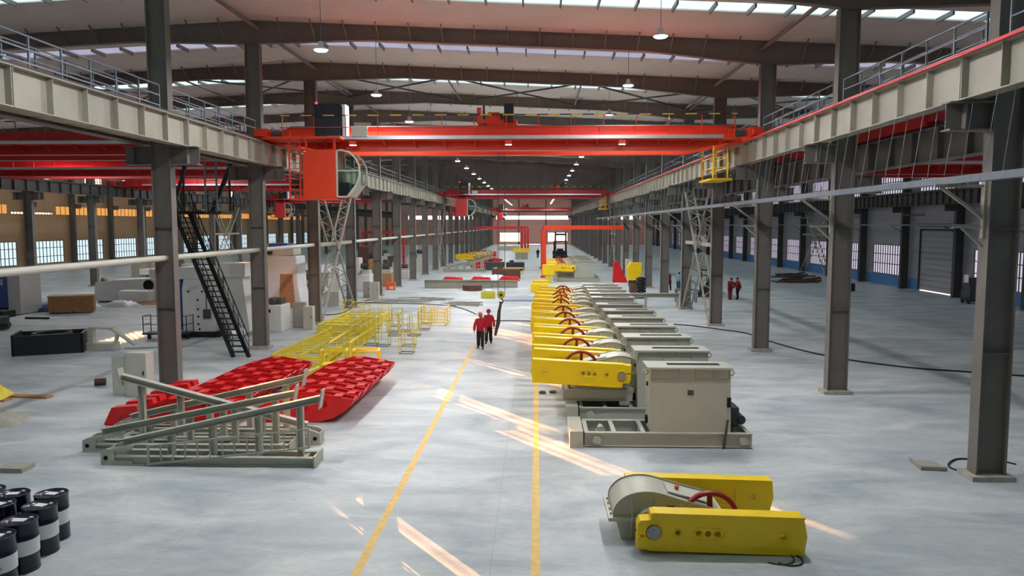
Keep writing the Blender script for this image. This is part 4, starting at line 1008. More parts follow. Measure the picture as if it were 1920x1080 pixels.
# ------------------------------------------------------------------ people
def skin_mesh(name, pts, edges, m, parent, root=0, sub=1):
    me = bpy.data.meshes.new(name); me.from_pydata([p[0] for p in pts], edges, []); me.materials.append(m)
    o = bpy.data.objects.new(name, me); COL.objects.link(o); o.parent = parent
    sk = o.modifiers.new('skin', 'SKIN'); sk.use_smooth_shade = True
    for i, p in enumerate(pts):
        v = me.skin_vertices[0].data[i]; r = p[1]; v.radius = r if isinstance(r, tuple) else (r, r); v.use_root = (i == root)
    s = o.modifiers.new('sub', 'SUBSURF'); s.levels = sub; s.render_levels = sub
    return o
def person(label, loc, rz, jacket, trouser, hat=None, lean=0.0, legs=0.18, arms=((0.1, 0.0), (-0.1, 0.0)), reach=0.0, scale=1.0):
    """faces -y when rz = 0; legs = stride, arms = (forward swing, outward) for each side, lean = bend forward"""
    t = thing('person', label, 'person', loc, rz); t.scale = (scale,) * 3
    def L(x, y, z):
        """bend the upper body forward about the hips"""
        if z <= 0.92: return (x, y, z)
        c, s = math.cos(lean), math.sin(lean); dz = z - 0.92; return (x, y * c - dz * s, 0.92 + dz * c + y * s)
    P_, E_ = [], []
    def add(p, r, par=None):
        P_.append((p, r)); i = len(P_) - 1
        if par is not None: E_.append((par, i))
        return i
    hip = add((0, 0, 0.93), (0.11, 0.08)); wst = add(L(0, 0, 1.08), (0.11, 0.08), hip); ch = add(L(0, 0.01, 1.27), (0.15, 0.11), wst)
    nb = add(L(0, 0.01, 1.40), (0.08, 0.07), ch); nk = add(L(0, 0, 1.475), 0.05, nb)
    jw = add(L(0, -0.015, 1.53), (0.062, 0.07), nk); fc = add(L(0, -0.01, 1.60), (0.076, 0.09), jw); tp = add(L(0, 0.0, 1.68), (0.07, 0.08), fc)
    arm_pts = []
    for s, (sw, outw) in zip((-1, 1), arms):
        sh = L(s * 0.19, 0.01, 1.385); 
        if reach: el = (s * 0.22, sh[1] - 0.18, sh[2] - 0.22); wr = (s * 0.14, sh[1] - 0.42, sh[2] - 0.28); dr = Vector((0, -0.9, -0.3)).normalized()
        else:
            el = (s * (0.24 + outw), sh[1] - sw * 0.8, sh[2] - 0.27); wr = (s * (0.255 + outw), sh[1] - sw * 2.0 - 0.04, sh[2] - 0.51); dr = Vector((0, -0.25 - sw, -1)).normalized()
        a = add(sh, 0.06, ch); b = add(el, 0.045, a); c = add(wr, 0.03, b); pm = Vector(wr) + dr * 0.06; d = add(tuple(pm), (0.032, 0.022), c)
        kn = add(tuple(pm + dr * 0.035), (0.034, 0.018), d)
        for q, (off, ln) in enumerate(((-0.027, 0.07), (-0.009, 0.082), (0.009, 0.076), (0.027, 0.06))):
            f1 = Vector(P_[kn][0]) + Vector((0, off, 0)) + dr * ln * 0.5; f2 = f1 + dr * ln * 0.45 + Vector((-s * 0.018, 0, 0))
            x = add(tuple(f1), 0.0085, kn); add(tuple(f2), 0.0075, x)
        th = add(tuple(Vector(wr) + dr * 0.045 + Vector((-s * 0.01, -0.035, 0))), 0.011, c); add(tuple(Vector(wr) + dr * 0.09 + Vector((-s * 0.015, -0.05, 0))), 0.009, th)
        arm_pts.append((sh, el, wr))
    leg_pts = []
    for s in (-1, 1):
        st = legs * s; kb = 0.05
        hp = (s * 0.09, 0, 0.88); kn = (s * 0.10, -st * 0.55 - kb, 0.49); an = (s * 0.10, -st, 0.10 if s > 0 else 0.11); toe = (s * 0.12, -st - 0.15, 0.045)
        a = add(hp, 0.085, hip); b = add(kn, 0.058, a); c = add(an, 0.04, b); add(toe, (0.036, 0.028), c); leg_pts.append((hp, kn, an, toe))
    body = skin_mesh('body', P_, E_, SKIN, t)
    # jacket
    J = [((0, 0, 0.74), (0.215, 0.17)), (L(0, 0, 1.02), (0.20, 0.165)), (L(0, 0.01, 1.27), (0.21, 0.17)), (L(0, 0.01, 1.43), (0.11, 0.105))]; JE = [(0, 1), (1, 2), (2, 3)]
    for sh, el, wr in arm_pts:
        i = len(J); J += [(sh, 0.095), (el, 0.08), (tuple(Vector(el).lerp(Vector(wr), 1.02)), 0.064)]; JE += [(2, i), (i, i + 1), (i + 1, i + 2)]
    jk = skin_mesh('jacket', J, JE, jacket, t)
    M().lathe([(0.062, 0), (0.075, 0.05), (0.07, 0.055), (0.055, 0.0)], L(0, 0.005, 1.43), 14).obj('collar', jacket, jk)
    T_ = [((0, 0, 0.98), (0.16, 0.13))]; TE = []
    for hp, kn, an, toe in leg_pts:
        i = len(T_); T_ += [((hp[0], hp[1], 0.82), 0.125), (kn, 0.098), ((an[0], an[1], 0.06), 0.085)]; TE += [(0, i), (i, i + 1), (i + 1, i + 2)]
    skin_mesh('trousers', T_, TE, trouser, t)
    for hp, kn, an, toe in leg_pts:
        S = M(); S.sphere((toe[0], (toe[1] + an[1]) / 2, 0.052), 0.056, 1.0, 2.8, 1.1); S.obj('shoe', SHOE, t)
    hd = Vector(L(0, -0.005, 1.62))
    if hat:
        h = M().lathe([(0.135, 0.0), (0.137, 0.012), (0.112, 0.02), (0.108, 0.05), (0.09, 0.1), (0.055, 0.13), (0.001, 0.14)], tuple(hd + Vector((0, 0, 0.025))), 20)
        h.box(hd.x - 0.06, hd.x + 0.06, hd.y - 0.17, hd.y - 0.1, hd.z + 0.022, hd.z + 0.034).obj('hard_hat', hat, t)
        M().sphere(tuple(hd + Vector((0, 0.02, -0.01))), 0.094, 0.93, 1.0, 0.95).obj('hair', HAIR, t)
    else: M().sphere(tuple(hd + Vector((0, 0.018, 0.025))), 0.1, 0.95, 1.02, 0.98).obj('hair', HAIR, t)
    fy = hd.y - 0.1 
    F = M()
    for s in (-1, 1): F.sphere((hd.x + s * 0.032, fy + 0.012, hd.z - 0.012), 0.011)
    F.obj('eyes', HAIR, t)
    n = M().prism([(fy - 0.022, hd.z - 0.045), (fy + 0.02, hd.z - 0.05), (fy + 0.02, hd.z)], 'yz', -0.013, 0.013)
    for s in (-1, 1): n.sphere((s * 0.079, hd.y + 0.0, hd.z - 0.02), 0.024, 0.4, 0.7, 1.2)
    n.obj('nose_and_ears', SKIN, t)
    M().box(-0.024, 0.024, fy + 0.001, fy + 0.016, hd.z - 0.078, hd.z - 0.068).obj('mouth', WHEEL, t)
    return t
person('person in red jacket, black trousers and orange hard hat walking towards the camera', (-2.72, 36.3, 0), 0.05, JRED, TBLK, HORG, 0, 0.2, ((0.06, 0.04), (-0.05, 0.02)))
person('person in long red coat and red hard hat walking just behind the orange-hatted one', (-2.42, 37.9, 0), -0.05, JRED, TBLK, HRD, 0, -0.14, ((-0.04, 0.0), (0.08, 0.04)), scale=0.99)
person('person in maroon overalls stooping beside the forklift in the right bay', (15.6, 61.0, 0), PI * 0.75, JMAR, JMAR, None, 0.3, 0.1, reach=1, scale=1.04)
person('person in maroon overalls standing right of the stooping one, head turned down', (16.35, 61.4, 0), -PI * 0.4, JMAR, TBLK, None, 0.12, 0.08, scale=1.02)
person('person in faded blue jacket and dark green trousers leaning over, behind a right column', (12.95, 68.8, 0), PI * 0.9, JBLU, JTEAL, None, 0.45, 0.12, reach=1, scale=1.03)
person('person in dark red jacket leaning next to the one in faded blue', (12.2, 69.4, 0), PI * 1.1, JMAR, TBLK, None, 0.35, 0.12, reach=1, scale=1.04)
x, y = FP(1008.5, 484); person('distant person in dark clothes walking by the far red gantry', (x, y, 0), 0, TBLK, TBLK, None, 0, 0.15, scale=1.0)
person('person sitting figure in black crouched by welding kit near a right column', (8.3, 66.5, 0), 0.6, TBLK, TBLK, None, 0.6, 0.05, reach=1, scale=0.72)

# ------------------------------------------------------------------ machine bay on the left
t = thing('machining_centre', 'large white portal machining centre with round black ports behind the stair', 'machine', (-19.0, 39.6, 0))
M().prism([(0, 0.28), (1.75, 0.28), (1.75, 3.1), (0.1, 3.1), (0, 2.6)], 'xz', 0, 1.6).obj('front_column', WHITE, t, bevel=0.03)
M().box(-0.25, 1.85, 0.1, 1.8, 3.1, 3.75).obj('cross_beam', WHITE, t, bevel=0.03)
M().prism([(2.1, 0.2), (3.4, 0.2), (3.05, 3.3), (2.1, 3.3)], 'xz', 0.6, 1.7).obj('rear_column', WHITE, t, bevel=0.03)
M().box(1.9, 3.3, 0.4, 1.9, 3.2, 3.95).obj('rear_head', WHITE, t, bevel=0.03)
M().box(-0.05, 2.0, -0.15, 2.0, 0.0, 0.28).obj('base', BLACK, t)
for (x, z) in ((0.35, 2.45), (1.1, 2.45), (0.85, 2.0), (0.85, 1.5), (0.85, 1.1), (0.85, 0.7), (0.9, 0.42)): M().cyl((x, -0.03, z), (x, 0.02, z), 0.055, n=14).obj('round_port', BLACK, t)
M().box(1.15, 1.55, -0.08, 0, 1.0, 1.5).obj('control_box', STEEL_D, t); M().cyl((1.33, -0.04, 1.5), (1.33, -0.04, 2.5), 0.02, n=6).obj('cable_run', BLACK, t)
M().box(-0.55, -0.1, 0.3, 1.5, 0.3, 3.2).obj('blue_column_guard', BLUEM, t)
m = M()
for x in (-1.6, 0.7):
    for y in (-1.1, -0.3): m.bar((x, y, 0.35), (x, y, 1.25), 0.035)
for z in (0.8, 1.25):
    m.bar((-1.6, -1.1, z), (0.7, -1.1, z), 0.03).bar((-1.6, -1.1, z), (-1.6, -0.3, z), 0.03).bar((0.7, -1.1, z), (0.7, -0.3, z), 0.03)
m.box(-1.65, 0.75, -1.15, -0.25, 0.27, 0.35).obj('operator_platform', BLACK, t)
for x in (-1.5, 0.6): M().box(x - 0.05, x + 0.05, -0.8, -0.6, 0, 0.27).obj('platform_foot', BLACK, t)
t = thing('roll_of_sheet', 'white rolled sheet lying at the foot of the white machine beside the stair', 'roll', (-16.2, 38.7, 0.26)); M().cyl((0, 0, 0), (0.35, 1.0, 0), 0.26, n=18).obj('roll', TARP, t); M().cyl((-0.003, -0.01, 0), (0.002, 0.004, 0), 0.22, n=18).obj('roll_end', WOOD, t)
t = thing('milling_machine', 'white bench machine with dark panels between the stair and the second column', 'machine', (-16.0, 41.5, 0))
M().box(0, 1.7, 0, 1.6, 0, 1.5).obj('bed', WHITE, t, bevel=0.03); M().box(0.3, 0.6, -0.02, 0, 1.05, 1.25).box(0.85, 1.1, -0.02, 0, 1.1, 1.3).obj('dark_panels', HOLE, t)
M().box(0.8, 1.5, 0.6, 1.4, 1.5, 1.85).cyl((1.1, 0.3, 1.68), (1.1, 0.6, 1.68), 0.16, n=14).obj('spindle_head', STEEL_D, t)
t = thing('tall_blue_machine', 'tall blue machine column with a yellow edge left of the second column', 'machine', (-17.6, 49.0, 0)); M().box(0, 1.2, 0, 1.5, 0, 4.8).obj('blue_column', BLUEM, t, bevel=0.03); M().box(-0.1, 0, 0, 1.4, 0.8, 4.8).obj('yellow_edge', YELF, t)
t = thing('shrouded_machine', 'tall machine under translucent white sheet beside the second column', 'machine', (-16.9, 45.6, 0))
M().prism([(0, 0), (2.7, 0), (2.3, 2.2), (2.2, 4.1), (0.5, 4.15), (0.1, 2.5)], 'xz', 0, 1.8).obj('sheet', TARP, t, bevel=0.08)
M().prism([(1.1, 0.9), (2.1, 0.9), (1.95, 3.0), (1.2, 3.0)], 'xz', -0.05, 0.0).obj('wood_panel', WOOD, t); M().box(0.35, 0.7, -0.04, 0, 0.6, 1.4).obj('grey_panel', STEEL_B, t)
M().box(0.1, 2.0, 0.1, 1.6, 4.15, 4.6).obj('top_gear', CABG, t); M().box(0.4, 0.7, -0.2, 0.1, 4.2, 4.6).obj('motor', BLACK, t)
for lab, u, v, mt in (('dark brown barrel with white band left by the drum pair', 499, 602, BROWN), ('dark brown barrel with white band beside its twin behind the second column', 509, 604, BROWN), ('black barrel with red lid behind the second column', 541, 571, BLACK), ('dark barrel with white band by the lattice bracing', 631, 566, BROWN)):
    x, y = FP(u, v); tb = thing('barrel', lab, 'barrel', (x, y, 0)); M().cyl((0, 0, 0), (0, 0, 0.9), 0.3, n=20).obj('shell', mt, tb)
    if mt is BLACK: M().cyl((0, 0, 0.9), (0, 0, 1.12), 0.24, 0.2, n=20).obj('red_lid', WHEEL, tb)
    else: M().cyl((0, 0, 0.3), (0, 0, 0.6), 0.305, n=20, caps=False).obj('white_band', DRUMW, tb)
x, y = FP(600, 590)
t = thing('lathe_console', 'grey machine console on a post behind the third left column', 'console', (-16.2, 55.0, 0)); M().box(0, 0.8, 0, 0.5, 1.5, 2.5).obj('screen_box', CABG, t); M().bar((0.4, 0.2, 0.9), (0.4, 0.2, 1.5), 0.12).obj('post', CABG, t); M().box(0.4, 1.6, 0, 0.9, 0, 1.1).obj('base_box', CABG, t, bevel=0.02); M().box(0.9, 1.5, 0.6, 1.2, 1.1, 2.8).obj('cabinet', WHITE, t)
t = thing('blue_lathe', 'blue-violet machine with a white side panel at the left edge', 'machine', (-36.2, 48.9, 0)); M().box(-1.5, 0.9, 0, 2.2, 0.5, 3.0).obj('blue_housing', BLUEM, t, bevel=0.03); M().box(0.9, 1.75, 0.05, 2.2, 0.05, 3.05).obj('white_side', WHITE, t, bevel=0.02); M().box(-1.5, 0.9, 0.1, 2.1, 0.0, 0.5).obj('plinth', BLACK, t); M().box(0.3, 0.65, -0.04, 0, 2.0, 2.4).obj('control_panel', CABG, t)
t = thing('dark_machine_base', 'low black steel base in front of the blue-violet machine', 'machine base', (-37.0, 46.2, 0)); M().box(0, 3.3, 0, 1.2, 0.1, 0.55).box(0.3, 2.9, 0.1, 0.4, 0.0, 0.1).obj('base', BLACK, t, bevel=0.03)
t = thing('dark_casting', 'dark grey block-shaped casting cut by the left edge', 'casting', (-31.9, 41.4, 0)); M().box(-0.6, 1.3, 0, 1.1, 0, 0.75).cyl((1.3, 0.5, 0.3), (1.7, 0.5, 0.3), 0.15, n=12).obj('casting', STEEL_D, t, bevel=0.05)
t = thing('plywood_crate', 'long brown plywood crate on the floor of the left bay', 'crate', (-32.9, 49.4, 0), 0.42); M().box(0, 2.7, 0, 1.2, 0.12, 1.15).obj('side_boards', WOOD, t, bevel=0.01); M().box(-0.04, 2.74, -0.04, 1.24, 1.15, 1.2).obj('lid', TAN, t)
for x in (0.05, 1.3, 2.55): M().box(x, x + 0.1, 0, 1.2, 0, 0.12).obj('skid_foot', WOOD, t)
def heap(name, label, cat, loc, sx, sy, sz, m_, seed):
    rnd = random.Random(seed); b = M(); n, k = 18, 12; vs = []
    for i in range(n + 1):
        for j in range(k + 1):
            u, v = i / n * 2 - 1, j / k * 2 - 1; e = max(0, 1 - u * u) ** 0.5 * max(0, 1 - v * v) ** 0.5
            vs.append((u * sx, v * sy, e * sz * (0.6 + 0.5 * rnd.random())))
    b.add(vs, [(i * (k + 1) + j, (i + 1) * (k + 1) + j, (i + 1) * (k + 1) + j + 1, i * (k + 1) + j + 1) for i in range(n) for j in range(k)], True)
    o = b.obj(name, m_); o.location = loc; o.rotation_euler = (0, 0, rnd.uniform(-.3, .3)); return tag(o, label, cat)
heap('plastic_sheet', 'crumpled white plastic sheet left of the plywood crate', 'sheet', (-34.3, 53.6, 0), 1.9, 1.2, 0.9, TARP, 1)
heap('blue_tarpaulin', 'crumpled blue tarpaulin in front of the white sheet by the crate', 'tarpaulin', (-34.0, 51.6, 0), 1.5, 0.9, 0.45, TARPB, 2)
heap('white_sack_pile', 'pile of pale sacks right of the plywood crate', 'sacks', (-30.6, 54.4, 0), 1.2, 0.7, 0.5, TARP, 3)
heap('cardboard_scraps', 'flattened brown cardboard scraps between crate and white machine', 'cardboard', (-30.4, 56.0, 0), 2.2, 1.0, 0.25, WOOD, 4)
t = thing('cnc_lathe', 'white enclosed lathe with a dark round opening, at centre of the left bay', 'machine', (-34.4, 57.2, 0))
M().prism([(0, 0.1), (5.2, 0.1), (5.2, 1.5), (4.6, 1.9), (1.6, 1.75), (0.1, 1.55)], 'xz', 0, 2.0).obj('enclosure', WHITE, t, bevel=0.06); M().box(4.2, 7.2, 0.4, 2.4, 0.1, 2.6).obj('headstock', WHITE, t, bevel=0.06); M().cyl((4.35, -0.02, 1.35), (4.35, 0.1, 1.35), 0.42, n=20).obj('round_opening', HOLE, t)
M().box(2.6, 5.0, -1.3, -0.1, 0.0, 1.05).obj('chip_conveyor', WHITE, t, bevel=0.2); M().box(0.2, 5.1, 0.2, 1.8, 0, 0.1).obj('plinth', BLACK, t)
t = thing('lathe_headstock', 'grey machine head with white hood behind the enclosed lathe', 'machine', (-36.2, 66.0, 0)); M().box(0, 1.2, 0, 1.5, 0, 3.0).box(1.8, 3.6, 0, 1.6, 0, 2.6).obj('column', STEEL_B, t, bevel=0.05); M().box(0.9, 2.4, -0.3, 0.8, 1.6, 2.1).obj('hood', WHITE, t)
t = thing('tilted_casting', 'brown pointed casting leaning against the middle column', 'casting', (-37.4, 62.4, 0)); M().prism([(0, 0), (1.2, 0), (1.35, 1.0), (0.6, 1.6)], 'xz', 0, 0.5).obj('casting', BROWN, t, bevel=0.04)
t = thing('ring_casting', 'black square casting with a round ring on top, on the left floor', 'casting', (-24.0, 33.3, 0), 0.42)
M().box(0, 2.9, 0, 0.12, 0, 0.92).box(0, 2.9, 1.7, 1.82, 0, 0.92).box(0, 0.12, 0, 1.82, 0, 0.97).box(2.78, 2.9, 0, 1.82, 0, 0.92).box(0.1, 2.8, 0.1, 1.72, 0, 0.4).obj('frame', BLACK, t)
M().torus((1.5, 0.9, 0.86), 0.78, 0.09, 'z', 32, 8).cyl((1.5, 0.9, 0.3), (1.5, 0.9, 0.86), 0.85, n=32, caps=False).obj('ring', BLACK, t)
t = thing('white_bracket', 'pale bent bracket assembly lying on the floor left of the nearest left column', 'bracket', (-21.9, 35.2, 0), 0.05)
M().box(0, 1.5, 0, 0.7, 0, 0.32).obj('base_plate', CABG, t); M().box(0.2, 0.45, 0.2, 0.5, 0.32, 1.05).obj('post', CABG, t); M().bar((0.3, 0.35, 1.05), (1.4, 0.35, 1.0), 0.3, 0.1).bar((1.3, 0.35, 1.0), (2.4, 0.35, 0.2), 0.3, 0.1).bar((1.6, 0.35, 0.75), (1.4, 0.35, 0.1), 0.25, 0.1).bar((1.9, 0.3, 0.04), (4.2, 0.9, 0.04), 0.12, 0.06).obj('bent_arm', CABG, t)
t = thing('timber_plank', 'brown timber planks on the floor at the left edge', 'planks', (-20.3, 25.5, 0), -0.12); M().box(0, 3.4, 0, 0.3, 0, 0.07).obj('plank', WOOD, t); M().box(-0.6, 2.3, -0.6, -0.25, 0, 0.05).obj('plank', WOOD, t)
heap('yellow_wrapped_part', 'yellow wrapped part lying on planks at the left edge', 'part', (-19.2, 24.9, 0.05), 0.9, 0.6, 0.7, YELF, 6)
heap('brown_sack', 'brown-grey crumpled sack at the left edge above the drums', 'sack', (-16.6, 21.9, 0), 0.95, 0.7, 0.38, CONC, 7)
t = thing('steel_offcut', 'small grey steel offcut at the left edge above the drums', 'offcut', (-12.6, 17.4, 0)); M().box(-0.5, 0.15, 0, 0.5, 0, 0.12).obj('plate', STEEL_B, t)
x, y = FP(185, 723); t = thing('pipe_stub', 'short dark pipe stub on the floor left of the open cabinet', 'pipe', (x, y, 0)); M().cyl((-0.15, 0, 0.13), (0.2, 0.15, 0.13), 0.13, n=14).obj('pipe', BROWN, t)
x, y = FP(65, 598); t = thing('black_bar', 'short black bar on the floor in front of the plywood crate', 'bar', (x, y, 0)); M().bar((-0.6, 0, 0.06), (1.0, -0.1, 0.06), 0.12).obj('bar', BLACK, t)
# more machines further down the left bay
rnd = random.Random(5)
for i, (x, y, w_, h_, mt, lab) in enumerate([(-20.5, 62, 2.2, 2.2, STEEL_D, 'dark grey machine block between the second and third left columns'), (-17.2, 68, 2.0, 3.0, WHITE, 'white machine cabinet beyond the lattice bracing'),
        (-16.8, 73, 2.6, 2.6, WOOD, 'brown timber-coloured machine box by the fifth left column'), (-20, 82, 3, 3.6, BROWN, 'dark brown boring machine beyond the fifth left column'), (-16.5, 84, 2.2, 1.8, WHITE, 'low white machine seen past the sixth left column'),
        (-23, 95, 4, 3.2, STEEL_D, 'grey planer far down the left bay'), (-17, 98, 2.4, 3.4, CABG, 'pale machine column far down the left bay'), (-31, 84, 4, 2.8, CABG, 'pale machine group near the middle column row'), (-26, 108, 5, 3, BROWN, 'dark machine silhouette at the far end of the left bay'), (-35, 72, 3, 2.2, STEEL_B, 'grey machine beside the middle column row')]):
    t = thing('machine_tool', lab, 'machine', (x, y, 0)); M().box(0, w_, 0, 2.0, 0, h_ * 0.5).obj('bed', mt, t, bevel=0.05); M().box(w_ * 0.1, w_ * 0.5, 0.4, 1.7, h_ * 0.5, h_).obj('column', mt, t, bevel=0.05)
    M().cyl((w_ * 0.5, 1.0, h_ * 0.75), (w_ * 0.85, 1.0, h_ * 0.72), 0.25, n=14).obj('spindle', STEEL_D, t); M().box(w_ * 0.55, w_ * 0.95, 0.3, 1.5, h_ * 0.5, h_ * 0.62).obj('table', CABG, t)
t = thing('red_gantry', 'thin red portal frame among the machines in the left bay', 'gantry', (-20.5, 88, 0)); M().box(0, 5, 0, 0.25, 5.0, 5.3).obj('beam', CRANE2, t); M().box(4.75, 5, 0, 0.25, 0, 5.0).obj('leg', CRANE2, t); M().box(0, 0.25, 0, 0.25, 0, 5.0).obj('leg', CRANE2, t)

# ------------------------------------------------------------------ further down the aisle
t = thing('steel_beam', 'long pale grey steel beam lying across the aisle floor beyond the cages', 'steel beam', (-10.6, 71.2, 0)); M().ibeam((0, 0, 0.4), (6.2, 0, 0.4), 0.8, 0.5, 0.03).box(-0.02, 0.02, -0.25, 0.25, 0, 0.8).obj('beam', STEEL_B, t); M().ibeam((0.2, 0.8, 0.35), (8.8, 0.9, 0.35), 0.7, 0.4, 0.03).obj('second_beam', STEEL_B, t)
t = thing('round_brown_base', 'dark brown round base plate at the right end of the long beam', 'base', (-5.9, 69.0, 0)); M().cyl((0, 0, 0), (0, 0, 0.5), 0.9, n=28).obj('drum_base', BROWN, t)
t = thing('olive_crate', 'olive yellow steel crate with a white bag on top, mid aisle', 'crate', (-4.55, 61.4, 0)); M().box(0, 1.15, 0, 0.8, 0, 0.55).obj('crate_body', HOOKY, t, bevel=0.02); M().sphere((0.6, 0.4, 0.6), 0.32, 1.2, 1, 0.5).obj('white_bag', TARP, t)
for i, (u, v, w_, lab) in enumerate([(905, 527, 1.6, 'white plastic-wrapped bundle right of the long beam'), (930, 525, 1.8, 'second white wrapped bundle, next to the hook block'), (955, 520, 1.5, 'third white wrapped bundle, farthest right of the three')]):
    x, y = FP(u, v); heap('wrapped_bundle', lab, 'bundle', (x, y + 0.8, 0), w_ * 0.8, 0.9, 0.55, TARP, 20 + i)
for i, (u, v, L_, lab) in enumerate([(745, 566, 6.0, 'loose pile of thin grey-green rods and brackets behind the cages'), (800, 563, 4.5, 'second loose pile of grey rods, right of the first'), (868, 572, 3.0, 'small heap of pale pipes with fittings in front of the olive crate')]):
    x, y = FP(u, v); m = M(); rr = random.Random(i)
    for q in range(26): a = rr.uniform(-.5, .5); px_, py_ = rr.uniform(-L_ / 3, L_ / 3), rr.uniform(-0.8, 0.8); hl_ = rr.uniform(.4, 1.0); z_ = rr.uniform(0.04, 0.2); m.bar((px_ - hl_ * math.cos(a), py_ - hl_ * math.sin(a), z_), (px_ + hl_ * math.cos(a), py_ + hl_ * math.sin(a), z_ * rr.uniform(.4, 1)), 0.06)
    o = m.obj('rod_pile', (MGREY, STEEL_B, CONC)[i]); o.location = (x, y, 0); tag(o, lab, 'rods', kind='stuff')
t = thing('steel_plate_stack', 'flat blue-grey plate lying left of the far yellow arms', 'plate', (-2.6, 59.0, 0)); M().box(0, 3.6, 0, 3.0, 0, 0.12).obj('plate', mat('bluish_plate', (150, 158, 178), 0.4), t)
# second group of pump parts behind the row
for i, (u, v) in enumerate([(1012, 548), (1014, 541)]):
    x, y = FP(u, v); t = thing('orange_yellow_block', 'orange-yellow steel block beyond the last crank arms, %s' % ('near one' if i == 0 else 'far one'), 'block', (x - 0.8, y, 0)); M().box(0, 1.5, 0, 1.0, 0.05, 0.75).box(0.1, 1.4, 0.1, 0.9, 0, 0.05).obj('block', YEL, t, bevel=0.02)
def far_unit(lab, x, y, s=1.0):
    t = thing('box_skid', lab, 'machine skid', (x, y, 0)); child('skid_frame', SKM, t); child('end_block', SKE, t); b = child('box_housing', BXM, t); child('top_slot', BXS, b); child('lifting_eye', BXL, b, (2.0, 0, 0)); child('lifting_eye', BXL, b, (4.32, 0, 0)); return t
for i, y in enumerate((62, 80, 83.2, 86.4, 89.6, 93)):
    nm = ['just beyond the front row', 'behind the yellow block, nearest of the far group', 'second of the far group', 'third of the far group', 'fourth of the far group', 'last of the far group'][i]
    if i: far_unit('far grey box on a skid, ' + nm, 1.9 + (0 if i == 1 else 0.1), y); gear_unit('far yellow-armed gear unit, ' + nm, (3.9, y + 1.0, 1.43), PI, -0.02)
t = thing('long_grey_rail', 'long grey steel rail frame laid across behind the front machine row', 'steel frame', (1.9, 55.0, 0)); M().ibeam((0, 0, 0.9), (8.5, 0, 0.9), 0.3, 0.4, 0.03).obj('rail', MGREY, t)
for x in (0.3, 3, 6, 8.3): M().box(x, x + 0.15, -0.15, 0.15, 0, 0.76).obj('leg', MGREY, t)
t = thing('yellow_block_on_end', 'big bright yellow counterweight standing behind the front machine row', 'counterweight', (0.62, 78.0, 0)); M().box(0, 1.25, 0, 0.8, 0.8, 1.9).obj('plate', YEL, t, bevel=0.03); M().box(0.3, 0.9, 0.1, 0.7, 0, 0.8).obj('foot', YELF, t)
t = thing('red_guard', 'red triangular belt guard standing right of the far grey box', 'guard', (8.0, 79.0, 0)); M().prism([(0, 0), (1.6, 0), (0.5, 2.3), (0.1, 2.1)], 'xz', 0, 0.4).obj('guard', HRED, t)
t = thing('yellow_mesh_guard', 'yellow ribbed cage-like guard by the far right columns', 'guard', (9.0, 74.0, 0.6))
m = M().prism([(0, 0), (1.2, 0), (1.35, 1.7), (0.25, 1.75), (-0.1, 1.2)], 'xz', 0, 0.8); m.obj('mesh_shell', YEL, t); M().box(0.1, 1.1, 0.1, 0.7, -0.6, 0).obj('stand', BLACK, t)
t = thing('coil_spring_stack', 'tall dark stack of ribbed parts right of the far grey boxes', 'stack', (8.6, 62.0, 0)); m = M()
for i in range(7): m.cyl((0, 0, 0.25 * i), (0, 0, 0.25 * i + 0.17), 0.42, n=16)
m.cyl((0, 0, 0), (0, 0, 1.75), 0.25, n=12).obj('stack', BLACK, t); M().box(-0.9, -0.4, -0.3, 0.3, 0.0, 1.2).obj('reddish_part', BROWN, t)
t = thing('low_black_box', 'small black box on the floor near the right lattice bracing', 'box', (6.7, 49.2, 0)); M().box(0, 0.5, 0, 0.4, 0, 0.25).box(-0.3, 0.9, 0.35, 0.42, 0.2, 0.26).obj('box', STEEL_D, t)
t = thing('welding_kit', 'black welding kit and hoses on the floor beside the crouched person', 'welding kit', (7.0, 64.5, 0)); M().box(0, 0.8, 0, 0.5, 0.06, 0.2).cyl((0.2, 0.6, 0.15), (0.6, 0.6, 0.15), 0.15, n=12).torus((1.2, -0.2, 0.03), 0.35, 0.03, 'z', 20, 5).obj('kit', BLACK, t)
t = thing('trestle', 'grey steel trestle beside the column in front of the people in blue', 'trestle', (10.9, 58.5, 0)); m = M()
for x in (0, 1.5):
    for y in (0, 0.6): m.bar((x, y, 0), (x, y, 0.95), 0.09)
m.box(-0.1, 1.6, -0.05, 0.65, 0.95, 1.05).obj('trestle_frame', GALV, t)
# red jib gantries
def jib(lab, x0, x1, y, zt, m_, s):
    t = thing('jib_gantry', lab, 'gantry', (0, y, 0)); M().box(x0, x1, -0.22, 0.22, zt - 0.45, zt).obj('beam', m_, t); p = x0 if s else x1
    M().box(p - 0.25, p + 0.25, -0.25, 0.25, 0, zt - 0.45).obj('post', m_, t); M().box(p - 0.4, p + 0.4, -0.4, 0.4, 0, 0.25).obj('foot', m_, t); return t
jib('orange-red jib gantry with its post beside the lane, right of the aisle', 0.85, 9.9, 86, 5.95, CRANE, True)
jib('darker red jib gantry behind the orange-red one', 0.85, 9.9, 104, 5.95, CRANE2, True)
jib('dark red jib gantry left of the aisle, nearest of three', -12.6, -2.9, 150, 5.7, CRANE2, False)
jib('dark red jib gantry left of the aisle, middle of three', -12.6, -2.5, 168, 5.7, CRANE2, False)
jib('dark red jib gantry left of the aisle, farthest of three', -12.6, -2.1, 186, 5.7, CRANE2, False)
